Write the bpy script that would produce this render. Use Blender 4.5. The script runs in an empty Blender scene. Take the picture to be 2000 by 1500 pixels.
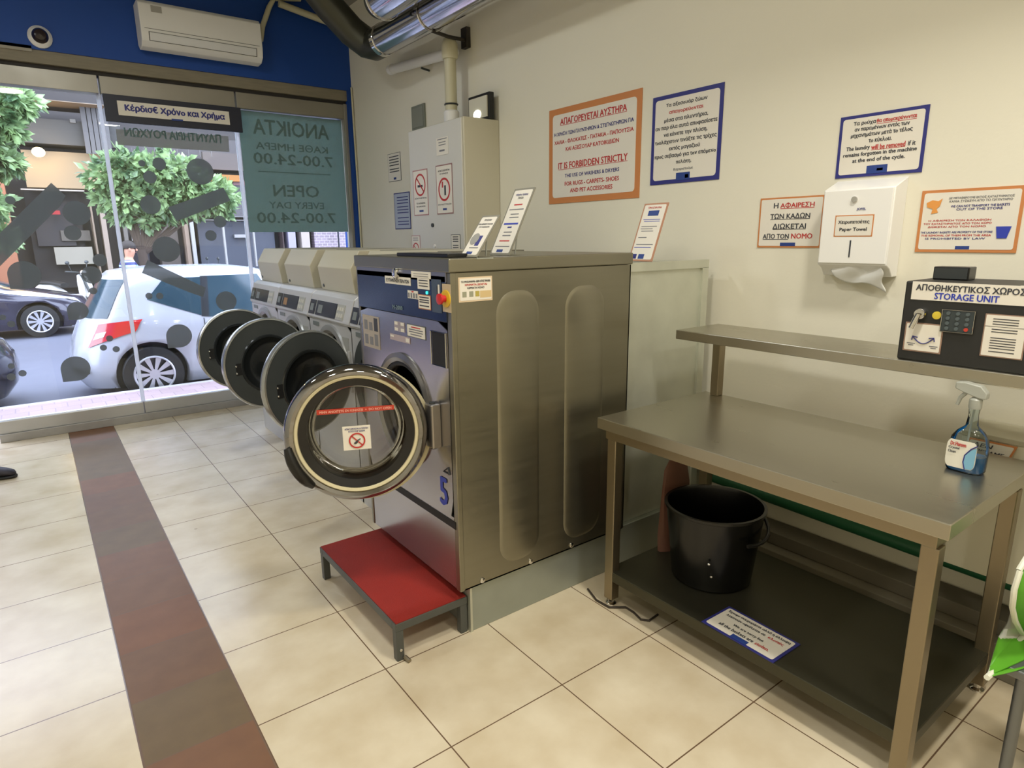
import bpy, bmesh, math, random
import numpy as np
from mathutils import Vector, Matrix
from mathutils.geometry import tessellate_polygon
random.seed(7)
C = bpy.context.scene.collection
S = bpy.context.scene
PI = math.pi
# ------------------------------------------------------------------ camera
yaw, pit, rol, FPX, H = math.radians(36.796), math.radians(-13.054), math.radians(-0.638), 1233.345, 1.525
fw = Vector((math.sin(yaw)*math.cos(pit), math.cos(yaw)*math.cos(pit), math.sin(pit)))
rt0 = Vector((math.cos(yaw), -math.sin(yaw), 0)); up0 = rt0.cross(fw)
rt = rt0*math.cos(rol)+up0*math.sin(rol); upv = -rt0*math.sin(rol)+up0*math.cos(rol)
cam = bpy.data.cameras.new('camera'); camo = bpy.data.objects.new('camera', cam); C.objects.link(camo)
m = Matrix((rt, upv, -fw)).transposed().to_4x4(); m.translation = (0, 0, H); camo.matrix_world = m
cam.sensor_width = 36; cam.lens = FPX/2000*36; cam.clip_start = .02; cam.clip_end = 300
S.camera = camo
# ------------------------------------------------------------------ world, exposure
S.view_settings.view_transform = 'Standard'; S.view_settings.look = 'None'
S.view_settings.gamma = 1; S.view_settings.use_curve_mapping = False
S.view_settings.exposure = 0.0
w = bpy.data.worlds.new('sky'); S.world = w; w.use_nodes = True
bg = w.node_tree.nodes['Background']; bg.inputs[0].default_value = (.70, .76, 1.0, 1); bg.inputs[1].default_value = 9.5
# ceiling lamps (their fixtures are built further down at the same places)
LAMPS = [(1.55, .25, 29), (.1, .9, 20), (-1.3, .2, 14), (1.5, -1.3, 24), (-.2, -1.4, 14), (.2, 3.6, 17), (-1.3, 3.4, 11)]
CEIL = 3.62
for lx, ly, pw in LAMPS:
    l = bpy.data.lights.new('ceiling_lamp_light', 'AREA'); l.shape = 'DISK'; l.size = .34; l.energy = pw*1.5
    l.color = (1, .965, .88) if ly < 2 else (.88, .95, 1)
    o = bpy.data.objects.new('ceiling_lamp_light', l); C.objects.link(o); o.location = (lx, ly, CEIL-.07)

# ------------------------------------------------------------------ pixel rays (positions read off the photo)
def ray(a, b): return fw+rt*((a-1000)/FPX)-upv*((b-750)/FPX)
def atx(a, b, x): d = ray(a, b); return Vector((0, 0, H))+d*(x/d.x)
def aty(a, b, y): d = ray(a, b); return Vector((0, 0, H))+d*(y/d.y)
def atz(a, b, z): d = ray(a, b); return Vector((0, 0, H))+d*((z-H)/d.z)

# ------------------------------------------------------------------ materials
def lin(c):
    return tuple(((v/255)/12.92 if v/255 <= .04045 else ((v/255+.055)/1.055)**2.4) for v in c)+(1,)
MC = {}
def mat(name, col, rough=.5, metal=0, noise=0, nscale=6, emit=0, alpha=1, trans=0, bump=0, bscale=80, stretch=None, coat=0, ecol=None):
    if name in MC: return MC[name]
    m = bpy.data.materials.new(name); m.use_nodes = True; nt = m.node_tree; n = nt.nodes; L = nt.links
    b = n['Principled BSDF']; c = lin(col)
    b.inputs['Base Color'].default_value = c; b.inputs['Roughness'].default_value = rough; b.inputs['Metallic'].default_value = metal
    if coat: b.inputs['Coat Weight'].default_value = coat; b.inputs['Coat Roughness'].default_value = .06
    if emit: b.inputs['Emission Color'].default_value = lin(ecol or col); b.inputs['Emission Strength'].default_value = emit
    if alpha < 1: b.inputs['Alpha'].default_value = alpha
    if trans: b.inputs['Transmission Weight'].default_value = trans
    if noise or bump or stretch:
        tc = n.new('ShaderNodeTexCoord'); mp = n.new('ShaderNodeMapping'); L.new(tc.outputs['Object'], mp.inputs[0])
        if stretch: mp.inputs['Scale'].default_value = stretch
    if noise:
        nz = n.new('ShaderNodeTexNoise'); nz.inputs['Scale'].default_value = nscale; nz.inputs['Detail'].default_value = 5
        L.new(mp.outputs[0], nz.inputs['Vector'])
        mx = n.new('ShaderNodeMix'); mx.data_type = 'RGBA'
        mx.inputs[6].default_value = tuple(v*(1-noise) for v in c[:3])+(1,); mx.inputs[7].default_value = tuple(min(1, v*(1+noise)) for v in c[:3])+(1,)
        L.new(nz.outputs[0], mx.inputs[0]); L.new(mx.outputs[2], b.inputs['Base Color'])
        if metal:
            r = n.new('ShaderNodeMapRange'); r.inputs[3].default_value = max(.02, rough*.75); r.inputs[4].default_value = rough*1.25
            L.new(nz.outputs[0], r.inputs[0]); L.new(r.outputs[0], b.inputs['Roughness'])
    if bump:
        nb = n.new('ShaderNodeTexNoise'); nb.inputs['Scale'].default_value = bscale; L.new(mp.outputs[0], nb.inputs['Vector'])
        bp = n.new('ShaderNodeBump'); bp.inputs['Strength'].default_value = bump; bp.inputs['Distance'].default_value = .01
        L.new(nb.outputs[0], bp.inputs['Height']); L.new(bp.outputs[0], b.inputs['Normal'])
    MC[name] = m; return m
def glassmat(name, tint=(.95, .98, .97), refl=1.0, rough=.01):
    if name in MC: return MC[name]
    m = bpy.data.materials.new(name); m.use_nodes = True; nt = m.node_tree; n = nt.nodes; L = nt.links
    n.remove(n['Principled BSDF']); out = n['Material Output']
    t = n.new('ShaderNodeBsdfTransparent'); t.inputs[0].default_value = tint+(1,)
    g = n.new('ShaderNodeBsdfGlossy'); g.inputs['Roughness'].default_value = rough
    f = n.new('ShaderNodeFresnel'); f.inputs[0].default_value = 1.45
    mu = n.new('ShaderNodeMath'); mu.operation = 'MULTIPLY'; mu.inputs[1].default_value = refl; L.new(f.outputs[0], mu.inputs[0])
    x = n.new('ShaderNodeMixShader'); L.new(mu.outputs[0], x.inputs[0]); L.new(t.outputs[0], x.inputs[1]); L.new(g.outputs[0], x.inputs[2])
    L.new(x.outputs[0], out.inputs[0]); MC[name] = m; return m
def filmmat(name, col, tl=.5, see=.12):
    if name in MC: return MC[name]
    m = bpy.data.materials.new(name); m.use_nodes = True; nt = m.node_tree; n = nt.nodes; L = nt.links
    n.remove(n['Principled BSDF']); out = n['Material Output']; c = lin(col)
    d = n.new('ShaderNodeBsdfDiffuse'); d.inputs[0].default_value = c
    t = n.new('ShaderNodeBsdfTranslucent'); t.inputs[0].default_value = c
    x = n.new('ShaderNodeMixShader'); x.inputs[0].default_value = tl; L.new(d.outputs[0], x.inputs[1]); L.new(t.outputs[0], x.inputs[2])
    tr = n.new('ShaderNodeBsdfTransparent'); y = n.new('ShaderNodeMixShader'); y.inputs[0].default_value = see
    L.new(x.outputs[0], y.inputs[1]); L.new(tr.outputs[0], y.inputs[2]); L.new(y.outputs[0], out.inputs[0]); MC[name] = m; return m

# floor tiles
def floor_mat():
    m = bpy.data.materials.new('floor_tiles'); m.use_nodes = True; nt = m.node_tree; n = nt.nodes; L = nt.links; b = n['Principled BSDF']
    tc = n.new('ShaderNodeTexCoord'); sp = n.new('ShaderNodeSeparateXYZ'); L.new(tc.outputs['Object'], sp.inputs[0])
    def M(op, a, bb=None, c=None):
        q = n.new('ShaderNodeMath'); q.operation = op
        for i, v in enumerate((a, bb, c)):
            if v is None: continue
            if hasattr(v, 'is_linked'): L.new(v, q.inputs[i])
            else: q.inputs[i].default_value = v
        return q.outputs[0]
    X, Y = sp.outputs[0], sp.outputs[1]
    def line(co, off, per, half):
        q = M('DIVIDE', M('SUBTRACT', co, off), per); fr = M('FRACT', q); d = M('MINIMUM', fr, M('SUBTRACT', 1.0, fr))
        return M('LESS_THAN', M('MULTIPLY', d, per), half), M('FLOOR', q)
    left = M('LESS_THAN', X, .058)
    instrip = M('MULTIPLY', M('GREATER_THAN', X, .058), M('LESS_THAN', X, .373))
    lx, ix = line(X, .824, .4525, .0022); lxl, ixl = line(X, .058, .4525, .0022)
    ly, iy = line(Y, 1.434, .4553, .0022)
    ls, isv = line(Y, 1.927, .3215, .0022)
    edge = M('LESS_THAN', M('MINIMUM', M('ABSOLUTE', M('SUBTRACT', X, .058)), M('ABSOLUTE', M('SUBTRACT', X, .373))), .0035)
    def sel(a, bb, t): return M('ADD', M('MULTIPLY', a, M('SUBTRACT', 1.0, t)), M('MULTIPLY', bb, t))
    lines_main = M('MAXIMUM', sel(lx, lxl, left), ly)
    grout = M('MAXIMUM', sel(lines_main, ls, instrip), edge)
    # cream with soft clouding
    nz = n.new('ShaderNodeTexNoise'); nz.inputs['Scale'].default_value = 5; nz.inputs['Detail'].default_value = 7; L.new(tc.outputs['Object'], nz.inputs['Vector'])
    cr = n.new('ShaderNodeValToRGB'); cr.color_ramp.elements[0].color = lin((196, 180, 150)); cr.color_ramp.elements[1].color = lin((216, 204, 178))
    cr.color_ramp.elements[0].position = .3; cr.color_ramp.elements[1].position = .7; L.new(nz.outputs[0], cr.inputs[0])
    # strip tiles: random terracotta / brown-olive per tile
    wn = n.new('ShaderNodeTexWhiteNoise'); wn.noise_dimensions = '1D'; L.new(M('ADD', isv, 3.5), wn.inputs['W'])
    sr = n.new('ShaderNodeValToRGB'); sr.color_ramp.interpolation = 'LINEAR'
    e = sr.color_ramp.elements; e[0].color = lin((104, 86, 56)); e[1].color = lin((120, 80, 50))
    q = e.new(.4); q.color = lin((108, 84, 56)); q = e.new(.65); q.color = lin((110, 80, 54)); L.new(wn.outputs[0], sr.inputs[0])
    nz2 = n.new('ShaderNodeTexNoise'); nz2.inputs['Scale'].default_value = 9; nz2.inputs['Detail'].default_value = 8; L.new(tc.outputs['Object'], nz2.inputs['Vector'])
    mo = n.new('ShaderNodeMix'); mo.data_type = 'RGBA'; mo.blend_type = 'SOFT_LIGHT'; mo.inputs[0].default_value = .25; L.new(sr.outputs[0], mo.inputs[6]); L.new(nz2.outputs['Fac'], mo.inputs[7])
    mx = n.new('ShaderNodeMix'); mx.data_type = 'RGBA'; L.new(instrip, mx.inputs[0]); L.new(cr.outputs[0], mx.inputs[6]); L.new(mo.outputs[2], mx.inputs[7])
    # worn dark spots
    vo = n.new('ShaderNodeTexVoronoi'); vo.inputs['Scale'].default_value = 2.6; L.new(tc.outputs['Object'], vo.inputs['Vector'])
    sp2 = M('LESS_THAN', vo.outputs['Distance'], .022)
    ms = n.new('ShaderNodeMix'); ms.data_type = 'RGBA'; L.new(M('MULTIPLY', sp2, .35), ms.inputs[0]); L.new(mx.outputs[2], ms.inputs[6]); ms.inputs[7].default_value = lin((110, 90, 66))
    mg = n.new('ShaderNodeMix'); mg.data_type = 'RGBA'; L.new(grout, mg.inputs[0]); L.new(ms.outputs[2], mg.inputs[6]); mg.inputs[7].default_value = lin((104, 82, 62))
    L.new(mg.outputs[2], b.inputs['Base Color'])
    rr = M('ADD', M('ADD', .22, M('MULTIPLY', nz.outputs[0], .06)), M('MULTIPLY', instrip, .3)); L.new(rr, b.inputs['Roughness'])
    bp = n.new('ShaderNodeBump'); bp.inputs['Strength'].default_value = .25; bp.inputs['Distance'].default_value = .003; bp.invert = True
    L.new(grout, bp.inputs['Height']); L.new(bp.outputs[0], b.inputs['Normal'])
    return m

wallm = mat('cream_wall_paint', (226, 221, 202), .75, noise=.03, nscale=1.3, bump=.05, bscale=60)
bluem = mat('blue_wall_paint', (0, 62, 142), .6, noise=.08, nscale=2)
steel = mat('brushed_steel', (146, 142, 126), .34, .95, noise=.07, nscale=3, stretch=(1, 1, 14))
steelt = mat('brushed_table_steel', (176, 171, 156), .3, .95, noise=.08, nscale=4, stretch=(9, 1, 1))
steell = mat('satin_steel_tube', (152, 140, 118), .36, .95)
frontm = mat('polished_front_steel', (172, 168, 164), .24, .92, noise=.05, nscale=3)
galv = mat('galvanised_sheet', (204, 206, 192), .45, .7, noise=.14, nscale=9)
chrome = mat('chrome', (215, 213, 210), .07, 1)
chrduct = mat('shiny_duct_metal', (190, 190, 196), .13, 1, noise=.1, nscale=3)
whiteen = mat('white_enamel', (208, 206, 198), .35)
creamen = mat('cream_enamel', (196, 190, 168), .4)
whitepl = mat('white_plastic', (228, 226, 220), .4)
paper = mat('white_board', (226, 220, 206), .5)
black = mat('black_plastic', (18, 18, 18), .3)
blackm = mat('matte_black', (14, 14, 14), .6)
darkgr = mat('dark_grey_plastic', (52, 56, 56), .38)
orange = mat('orange_border', (198, 128, 72), .5)
navy = mat('navy_blue_print', (44, 46, 120), .5)
logom = mat('logo_blue', (38, 62, 130), .5)
redp = mat('red_print', (186, 48, 46), .5)
greyp = mat('dark_grey_print', (58, 60, 66), .5)
midp = mat('mid_grey_print', (120, 120, 122), .5)
bluep = mat('blue_print', (46, 62, 170), .5)
rubber = mat('rubber', (14, 14, 15), .55)
pvc = mat('cream_pvc', (196, 190, 160), .4)
glassm = glassmat('clear_glass')
alum = mat('brushed_aluminium', (190, 190, 188), .42, .6)

# ------------------------------------------------------------------ geometry helper
def basis(d):
    d = Vector(d).normalized(); a = Vector((0, 0, 1)) if abs(d.z) < .9 else Vector((1, 0, 0))
    u = d.cross(a).normalized(); return u, d.cross(u).normalized()
class M:
    def __init__(s): s.v = []; s.f = []
    def add(s, vs, fs): k = len(s.v); s.v += [Vector(v) for v in vs]; s.f += [tuple(i+k for i in f) for f in fs]; return s
    def box(s, x0, x1, y0, y1, z0, z1):
        return s.add([(x, y, z) for x in (x0, x1) for y in (y0, y1) for z in (z0, z1)], [(0, 1, 3, 2), (4, 6, 7, 5), (0, 4, 5, 1), (2, 3, 7, 6), (0, 2, 6, 4), (1, 5, 7, 3)])
    def slab(s, O, U, V, w, h, t):   # rectangle O + a U + b V, extruded by t along U x V
        O = Vector(O); U = Vector(U); V = Vector(V); N = U.cross(V)
        vs = [O+U*a+V*b+N*c for c in (0, t) for a, b in ((0, 0), (w, 0), (w, h), (0, h))]
        return s.add(vs, [(3, 2, 1, 0), (4, 5, 6, 7), (0, 1, 5, 4), (1, 2, 6, 5), (2, 3, 7, 6), (3, 0, 4, 7)])
    def prism(s, pts, O, U, V, t):
        O = Vector(O); U = Vector(U); V = Vector(V); N = U.cross(V); n = len(pts)
        vs = [O+U*a+V*b+N*c for c in (0, t) for a, b in pts]
        return s.add(vs, [tuple(range(n-1, -1, -1)), tuple(range(n, 2*n))]+[(i, (i+1) % n, n+(i+1) % n, n+i) for i in range(n)])
    def rings(s, rs, closed=True, cap=True, loop=False):
        k = len(s.v); n = len(rs[0])
        for r in rs: s.v += [Vector(p) for p in r]
        R = len(rs)
        for i in range(R if loop else R-1):
            a = k+i*n; b = k+((i+1) % R)*n
            for j in range(n if closed else n-1): s.f.append((a+j, a+(j+1) % n, b+(j+1) % n, b+j))
        if cap and not loop and closed:
            s.f.append(tuple(range(k+n-1, k-1, -1))); s.f.append(tuple(range(k+(R-1)*n, k+R*n)))
        return s
    def lathe(s, prof, O, A, n=32, cap=True, loop=False):   # prof (r, h) about axis A
        A = Vector(A).normalized(); u, v = basis(A); O = Vector(O)
        return s.rings([[O+A*h+(u*math.cos(2*PI*j/n)+v*math.sin(2*PI*j/n))*max(r, 1e-4) for j in range(n)] for r, h in prof], cap=cap, loop=loop)
    def cyl(s, p, q, r, r2=None, n=20): p = Vector(p); q = Vector(q); L = (q-p).length; return s.lathe([(r, 0), (r if r2 is None else r2, L)], p, q-p, n)
    def tube(s, path, r, n=10, loop=False):
        path = [Vector(p) for p in path]; rs = []; N = len(path); prev = None
        for i, p in enumerate(path):
            a = path[i-1] if (i > 0 or loop) else p; b = path[(i+1) % N] if (i < N-1 or loop) else p
            d = (b-a).normalized()
            if prev is None: u, v = basis(d)
            else: u = (prev-d*prev.dot(d)).normalized(); v = d.cross(u)
            prev = u; rr = r[i] if isinstance(r, (list, tuple)) else r
            rs.append([p+(u*math.cos(2*PI*j/n)+v*math.sin(2*PI*j/n))*rr for j in range(n)])
        return s.rings(rs, loop=loop)
    def torus(s, O, A, R, r, n=48, k=12, a0=0, a1=2*PI):
        A = Vector(A).normalized(); u, v = basis(A); O = Vector(O); full = abs(a1-a0-2*PI) < 1e-6; N = n if full else n+1
        return s.rings([[O+(u*math.cos(t)+v*math.sin(t))*(R+r*math.cos(p))+A*r*math.sin(p) for p in [2*PI*j/k for j in range(k)]] for t in [a0+(a1-a0)*i/n for i in range(N)]], loop=full)
    def ball(s, O, rx, ry=None, rz=None, n=16, m=10, t0=0, t1=PI):
        ry = ry or rx; rz = rz or rx; O = Vector(O)
        return s.rings([[O+Vector((rx*math.sin(t)*math.cos(p), ry*math.sin(t)*math.sin(p), -rz*math.cos(t))) for p in [2*PI*j/n for j in range(n)]] for t in [max(1e-3, min(PI-1e-3, t0+(t1-t0)*i/m)) for i in range(m+1)]])
    def grid(s, fn, nu, nv):
        k = len(s.v); s.v += [Vector(fn(i/nu, j/nv)) for i in range(nu+1) for j in range(nv+1)]
        s.f += [(k+i*(nv+1)+j, k+(i+1)*(nv+1)+j, k+(i+1)*(nv+1)+j+1, k+i*(nv+1)+j+1) for i in range(nu) for j in range(nv)]; return s
    def build(s, name, material, parent=None, smooth=True, bevel=0, local=False, solid=0, label=None, sub=0, ang=38, fix=True):
        me = bpy.data.meshes.new(name); vs = s.v
        if parent is not None:
            inv = wmat(parent).inverted() if not local else Matrix()
            vs = [inv @ v for v in vs]; org = Vector((0, 0, 0))
        else:
            xs = np.array([tuple(v) for v in vs]); mn = xs.min(0); mxx = xs.max(0)
            org = Vector(((mn[0]+mxx[0])/2, (mn[1]+mxx[1])/2, mn[2])) if not getattr(s, 'keep', False) else Vector((0, 0, 0)); vs = [v-org for v in vs]
        me.from_pydata([tuple(v) for v in vs], [], s.f); me.update()
        if fix:
            bm = bmesh.new(); bm.from_mesh(me); bmesh.ops.recalc_face_normals(bm, faces=bm.faces); bm.to_mesh(me); bm.free()
        if smooth:
            for p in me.polygons: p.use_smooth = True
            me.set_sharp_from_angle(angle=math.radians(ang))
        o = bpy.data.objects.new(name, me); C.objects.link(o); me.materials.append(material)
        o.location = org
        if parent is not None: o.parent = parent
        if bevel:
            b = o.modifiers.new('bevel', 'BEVEL'); b.width = bevel; b.segments = 2; b.limit_method = 'ANGLE'; b.harden_normals = False
        if solid: q = o.modifiers.new('solid', 'SOLIDIFY'); q.thickness = solid; q.offset = 0
        if sub: q = o.modifiers.new('sub', 'SUBSURF'); q.levels = sub; q.render_levels = sub
        if label: o['label'] = label
        return o
def wmat(o):
    m = Matrix(); ch = []
    while o is not None: ch.append(o); o = o.parent
    for c in reversed(ch): m = m @ (Matrix.Translation(c.location) @ c.rotation_euler.to_matrix().to_4x4())
    return m
def tag(o, label, cat, group=None):
    o['label'] = label; o['category'] = cat
    if group: o['group'] = group
    return o
def thing(name, label, cat, loc=(0, 0, 0), rz=0, group=None):
    o = bpy.data.objects.new(name, None); C.objects.link(o); o.location = loc; o.rotation_euler = (0, 0, rz); o.empty_display_size = .1
    return tag(o, label, cat, group)
def struct(o): o['kind'] = 'structure'; return o
# text ------------------------------------------------------------------------
TC = {}
LOOK = str.maketrans('ΑΒΕΖΗΙΚΜΝΟΡΤΥΧο', 'ABEZHIKMNOPTYXo')
def inside(p, c):
    r_ = False
    for k in range(len(c)):
        (x0, y0), (x1, y1) = c[k-1], c[k]
        if (y0 > p[1]) != (y1 > p[1]) and p[0] < (x1-x0)*(p[1]-y0)/(y1-y0)+x0: r_ = not r_
    return r_
def glyphs(txt, bold=0):
    """outline of one text line, filled contour by contour (strokes of a letter may overlap)"""
    if txt not in TC:
        cu = bpy.data.curves.new('t', 'FONT'); cu.body = txt.translate(LOOK); cu.resolution_u = 2; cu.fill_mode = 'NONE'
        o = bpy.data.objects.new('t', cu); C.objects.link(o); dg = bpy.context.evaluated_depsgraph_get(); dg.update()
        me = bpy.data.meshes.new_from_object(o.evaluated_get(dg)); bpy.data.objects.remove(o); bpy.data.curves.remove(cu)
        nx = {}
        for e in me.edges: nx.setdefault(e.vertices[0], []).append(e.vertices[1])
        P = [(q.co.x, q.co.y) for q in me.vertices]; seen = set(); cs = []; bpy.data.meshes.remove(me)
        for a in range(len(P)):
            if a in seen: continue
            c = [a]; seen.add(a)
            while True:
                n = [x for x in nx.get(c[-1], []) if x not in seen]
                if not n: break
                c.append(n[0]); seen.add(n[0])
            if len(c) > 2: cs.append([P[k] for k in c])
        def ar(c): a = np.array(c); return .5*np.sum(a[:, 0]*np.roll(a[:, 1], -1)-np.roll(a[:, 0], -1)*a[:, 1])
        A_ = [ar(c) for c in cs]; hole = [any(A_[i]*A_[j] < 0 and abs(A_[j]) > abs(A_[i]) and all(inside(p_, d) for p_ in c) for j, d in enumerate(cs)) for i, c in enumerate(cs)]
        outs = [c for c, h_ in zip(cs, hole) if not h_]; holes = [c for c, h_ in zip(cs, hole) if h_]; v = []; f = []
        for c in outs:
            loops = [c]+[h_ for h_ in holes if all(inside(p_, c) for p_ in h_)]
            tri = tessellate_polygon([[Vector((x, y, 0)) for x, y in l_] for l_ in loops]); k = len(v)
            for l_ in loops: v += l_
            f += [tuple(k+q for q in t_) for t_ in tri]
        TC[txt] = (v, f)
    return TC[txt]
def put_text(mm, txt, O, U, V, x0, x1, yc, h, lift=.0012, bold=.035, mirror=False, slant=0):
    """fit one line into x0..x1 (plane units) centred on height yc, letters about h high"""
    v, f = glyphs(txt, 0)
    if not v: return
    a = np.array(v); mnx, mxx = a[:, 0].min(), a[:, 0].max(); mny, mxy = a[:, 1].min(), a[:, 1].max()
    O = Vector(O); U = Vector(U); V = Vector(V); N = U.cross(V); sx = (x1-x0)/(mxx-mnx); sy = h/(mxy-mny)
    bb = bold*1.1*sy*(mxy-mny)
    for q, (ox, oy) in enumerate(((-bb, 0), (bb, 0), (0, bb*.6), (0, -bb*.6)) if bold else ((0, 0),)):
        vs = []
        for x, y in v:
            xx = x0+(x-mnx)*sx if not mirror else x1-(x-mnx)*sx; yy = yc-h/2+(y-mny)*sy
            vs.append(O+U*(xx+ox)+V*(yy+oy)+N*(lift+q*.00005))
        mm.add(vs, f)
def sign(name, label, cat, O, U, V, w, h, border=None, bw=.012, lines=(), rects=(), rings=(), parent=None, t=.003, group=None, board=None, mirror=False, pname='sign', partlabel=None):
    """lines: (text, material, xc, yc, width, height) in 0..1 of the board; rects: (material, x0, y0, x1, y1); rings: (mat,xc,yc,r,thick,slash)"""
    O = Vector(O); U = Vector(U).normalized(); V = Vector(V).normalized(); N = U.cross(V)
    if parent is None:
        root = thing(name, label, cat, O+U*w/2, 0, group); root.empty_display_size = .02
        base = M().slab(O, U, V, w, h, t).build('border' if border else 'board', border or board or paper, root, smooth=False)
        chp = root
    else:
        root = parent; base = M().slab(O, U, V, w, h, t).build(pname, border or board or paper, root, smooth=False, label=partlabel); chp = base
    lift = t
    if border:
        q = M(); r = min(bw*.8, .02); pts = []
        x0, y0, x1, y1 = bw, bw, w-bw, h-bw
        for cx, cy, a0 in ((x1-r, y0+r, -PI/2), (x1-r, y1-r, 0), (x0+r, y1-r, PI/2), (x0+r, y0+r, PI)):
            pts += [(cx+r*math.cos(a0+k*PI/8), cy+r*math.sin(a0+k*PI/8)) for k in range(5)]
        q.prism(pts, O+N*t, U, V, .0008).build('panel', board or paper, chp, smooth=False); lift = t+.0008
    bym = {}
    for ln in lines:
        tx, mt, xc, yc, ww, hh = ln
        mm = bym.setdefault(mt.name, (mt, M()))[1]
        put_text(mm, tx, O, U, V, (xc-ww/2)*w, (xc+ww/2)*w, yc*h, hh*h, lift+.0009, mirror=mirror)
    for mt, mm in bym.values(): mm.build('lettering', mt, chp, smooth=False, fix=False)
    byr = {}
    for mt, x0, y0, x1, y1 in rects: byr.setdefault(mt.name, (mt, M()))[1].slab(O+U*x0*w+V*y0*h+N*lift, U, V, (x1-x0)*w, (y1-y0)*h, .0006)
    for mt, mm in byr.values(): mm.build('printed_mark', mt, chp, smooth=False)
    for mt, xc, yc, r, th, slash in rings:
        q = M(); c = O+U*xc*w+V*yc*h+N*(lift+.0006); R = r*w
        def ringpt(k, rr): return c+U*math.cos(2*PI*k/40)*rr+V*math.sin(2*PI*k/40)*rr
        q.rings([[ringpt(k, R), ringpt(k, R*(1-th)), ringpt(k, R*(1-th))+N*.0006, ringpt(k, R)+N*.0006] for k in range(40)], loop=True)
        if slash:
            d = (U*math.cos(slash)+V*math.sin(slash)); e = N.cross(d); q.slab(c-d*R*.9-e*R*th*.45, d, e, R*1.8, R*th*.9, .0006)
        q.build('prohibition_ring', mt, chp, smooth=False)
    return root if parent is None else base
WR = (0, -1, 0); UPZ = (0, 0, 1)   # text direction on faces that look towards -x (right-hand wall, machine fronts)
WX = 2.70
def wallsign(name, label, tl, br, **k):
    a = atx(*tl, WX-.003); b = atx(*br, WX-.003)
    return sign(name, label, 'sign', (WX-.001, a.y, b.z), WR, UPZ, a.y-b.y, a.z-b.z, **k)

# ------------------------------------------------------------------ room shell
fm = M(); fm.keep = True; fm.box(-2.6, WX, -3, 6.30, -.12, 0); struct(fm.build('floor', floor_mat(), smooth=False))
struct(M().box(WX, WX+.2, -3, 6.4, 0, CEIL+.1).build('wall_right', wallm, smooth=False))
struct(M().box(-2.8, -2.6, -3, 6.4, 0, CEIL+.1).build('wall_left', wallm, smooth=False))
struct(M().box(-2.8, WX+.2, -3.2, -3, 0, CEIL+.1).build('wall_back', wallm, smooth=False))
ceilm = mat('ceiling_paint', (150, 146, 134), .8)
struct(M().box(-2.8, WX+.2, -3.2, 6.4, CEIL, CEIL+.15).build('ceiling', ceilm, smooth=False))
struct(M().box(-2.6, WX, 6.12, 6.42, 2.905, CEIL).build('wall_front', bluem, smooth=False))
struct(M().box(-2.6, -1.5, 6.15, 6.42, 0, 2.905).build('wall_front_left', bluem, smooth=False))
struct(M().box(2.655, WX, 6.1, 6.4, 0, 2.905).build('wall_front_pillar', bluem, smooth=False))
# soffit strip, dark joint, glass clamps
sof = mat('weathered_beige_strip', (128, 120, 100), .6, noise=.22, nscale=8, stretch=(1, 1, 8))
clampm = mat('satin_clamp_plate', (148, 143, 130), .38, .55, noise=.06)
struct(M().box(-1.5, 2.66, 6.135, 6.3, 2.815, 2.905).build('trim_1', sof, smooth=False))
struct(M().box(-1.5, 2.66, 6.17, 6.28, 2.785, 2.815).build('trim_2', mat('dark_joint', (40, 36, 32), .7), smooth=False))
for i, (a, b) in enumerate(((-1.5, .625), (.64, 1.632), (1.648, 2.625))):
    struct(M().box(a, b, 6.165, 6.285, 2.655, 2.785).build('trim_%d' % (i+3), clampm, smooth=False, bevel=.002))
struct(M().box(2.625, 2.656, 6.15, 6.28, 0, 2.79).build('trim_6', mat('beige_frame', (150, 146, 132), .5, .3), smooth=False, bevel=.003))
struct(M().box(-.38, 2.63, 6.17, 6.30, 0, .065).build('trim_7', mat('worn_sill', (168, 166, 162), .5, .5, noise=.2, nscale=12), smooth=False, bevel=.003))
for i, (a, b) in enumerate(((-.38, .620), (.626, 2.63))):
    struct(M().box(a, b, 6.19, 6.28, .065, .165).build('trim_%d' % (8+i), alum, smooth=False, bevel=.004))
struct(M().box(-1.5, .24, 6.12, 6.16, 2.885, 2.925).build('trim_10', mat('pale_ledge', (150, 144, 128), .6), smooth=False))
# conduit in the corner
tag(M().tube([(2.685, 6.085, 2.93), (2.688, 6.085, 2.2), (2.685, 6.085, 1.2), (2.685, 6.085, .1)], .009).build('corner_conduit', pvc), 'thin cream cable conduit running down the corner beside blue pillar', 'conduit')
# shop windows --------------------------------------------------------------
decal = filmmat('grey_window_film', (134, 140, 142), .45, .22)
frost = filmmat('green_grey_frosted_film', (150, 176, 172), .5, .06)
filmtx = filmmat('film_lettering', (130, 155, 152), .46, .06)
wins = []
for i, (a, b) in enumerate(((-.38, .616), (.632, 1.63), (1.65, 2.625))):
    wins.append(struct(M().box(a, b, 6.222, 6.234, .165, 2.655).build('window_%d' % (i+1), glassm, smooth=False)))
edgem = filmmat('pale_glass_edge', (225, 228, 232), .5, .2)
for i, x in enumerate((.624, 1.640)):
    M().box(x-.014, x+.014, 6.212, 6.242, .165, 2.655).build('edge_seal', edgem, wins[i], smooth=False)
struct(wins[0])
GY = 6.219
def deco(win, pts, name='decal', m=None):   # polygon sticker given in photo pixels
    P = [aty(x, y, GY) for x, y in pts]
    M().prism([(p.x, p.z) for p in P], (0, GY, 0), (1, 0, 0), (0, 0, 1), .0012).build(name, m or decal, win, smooth=False)
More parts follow.
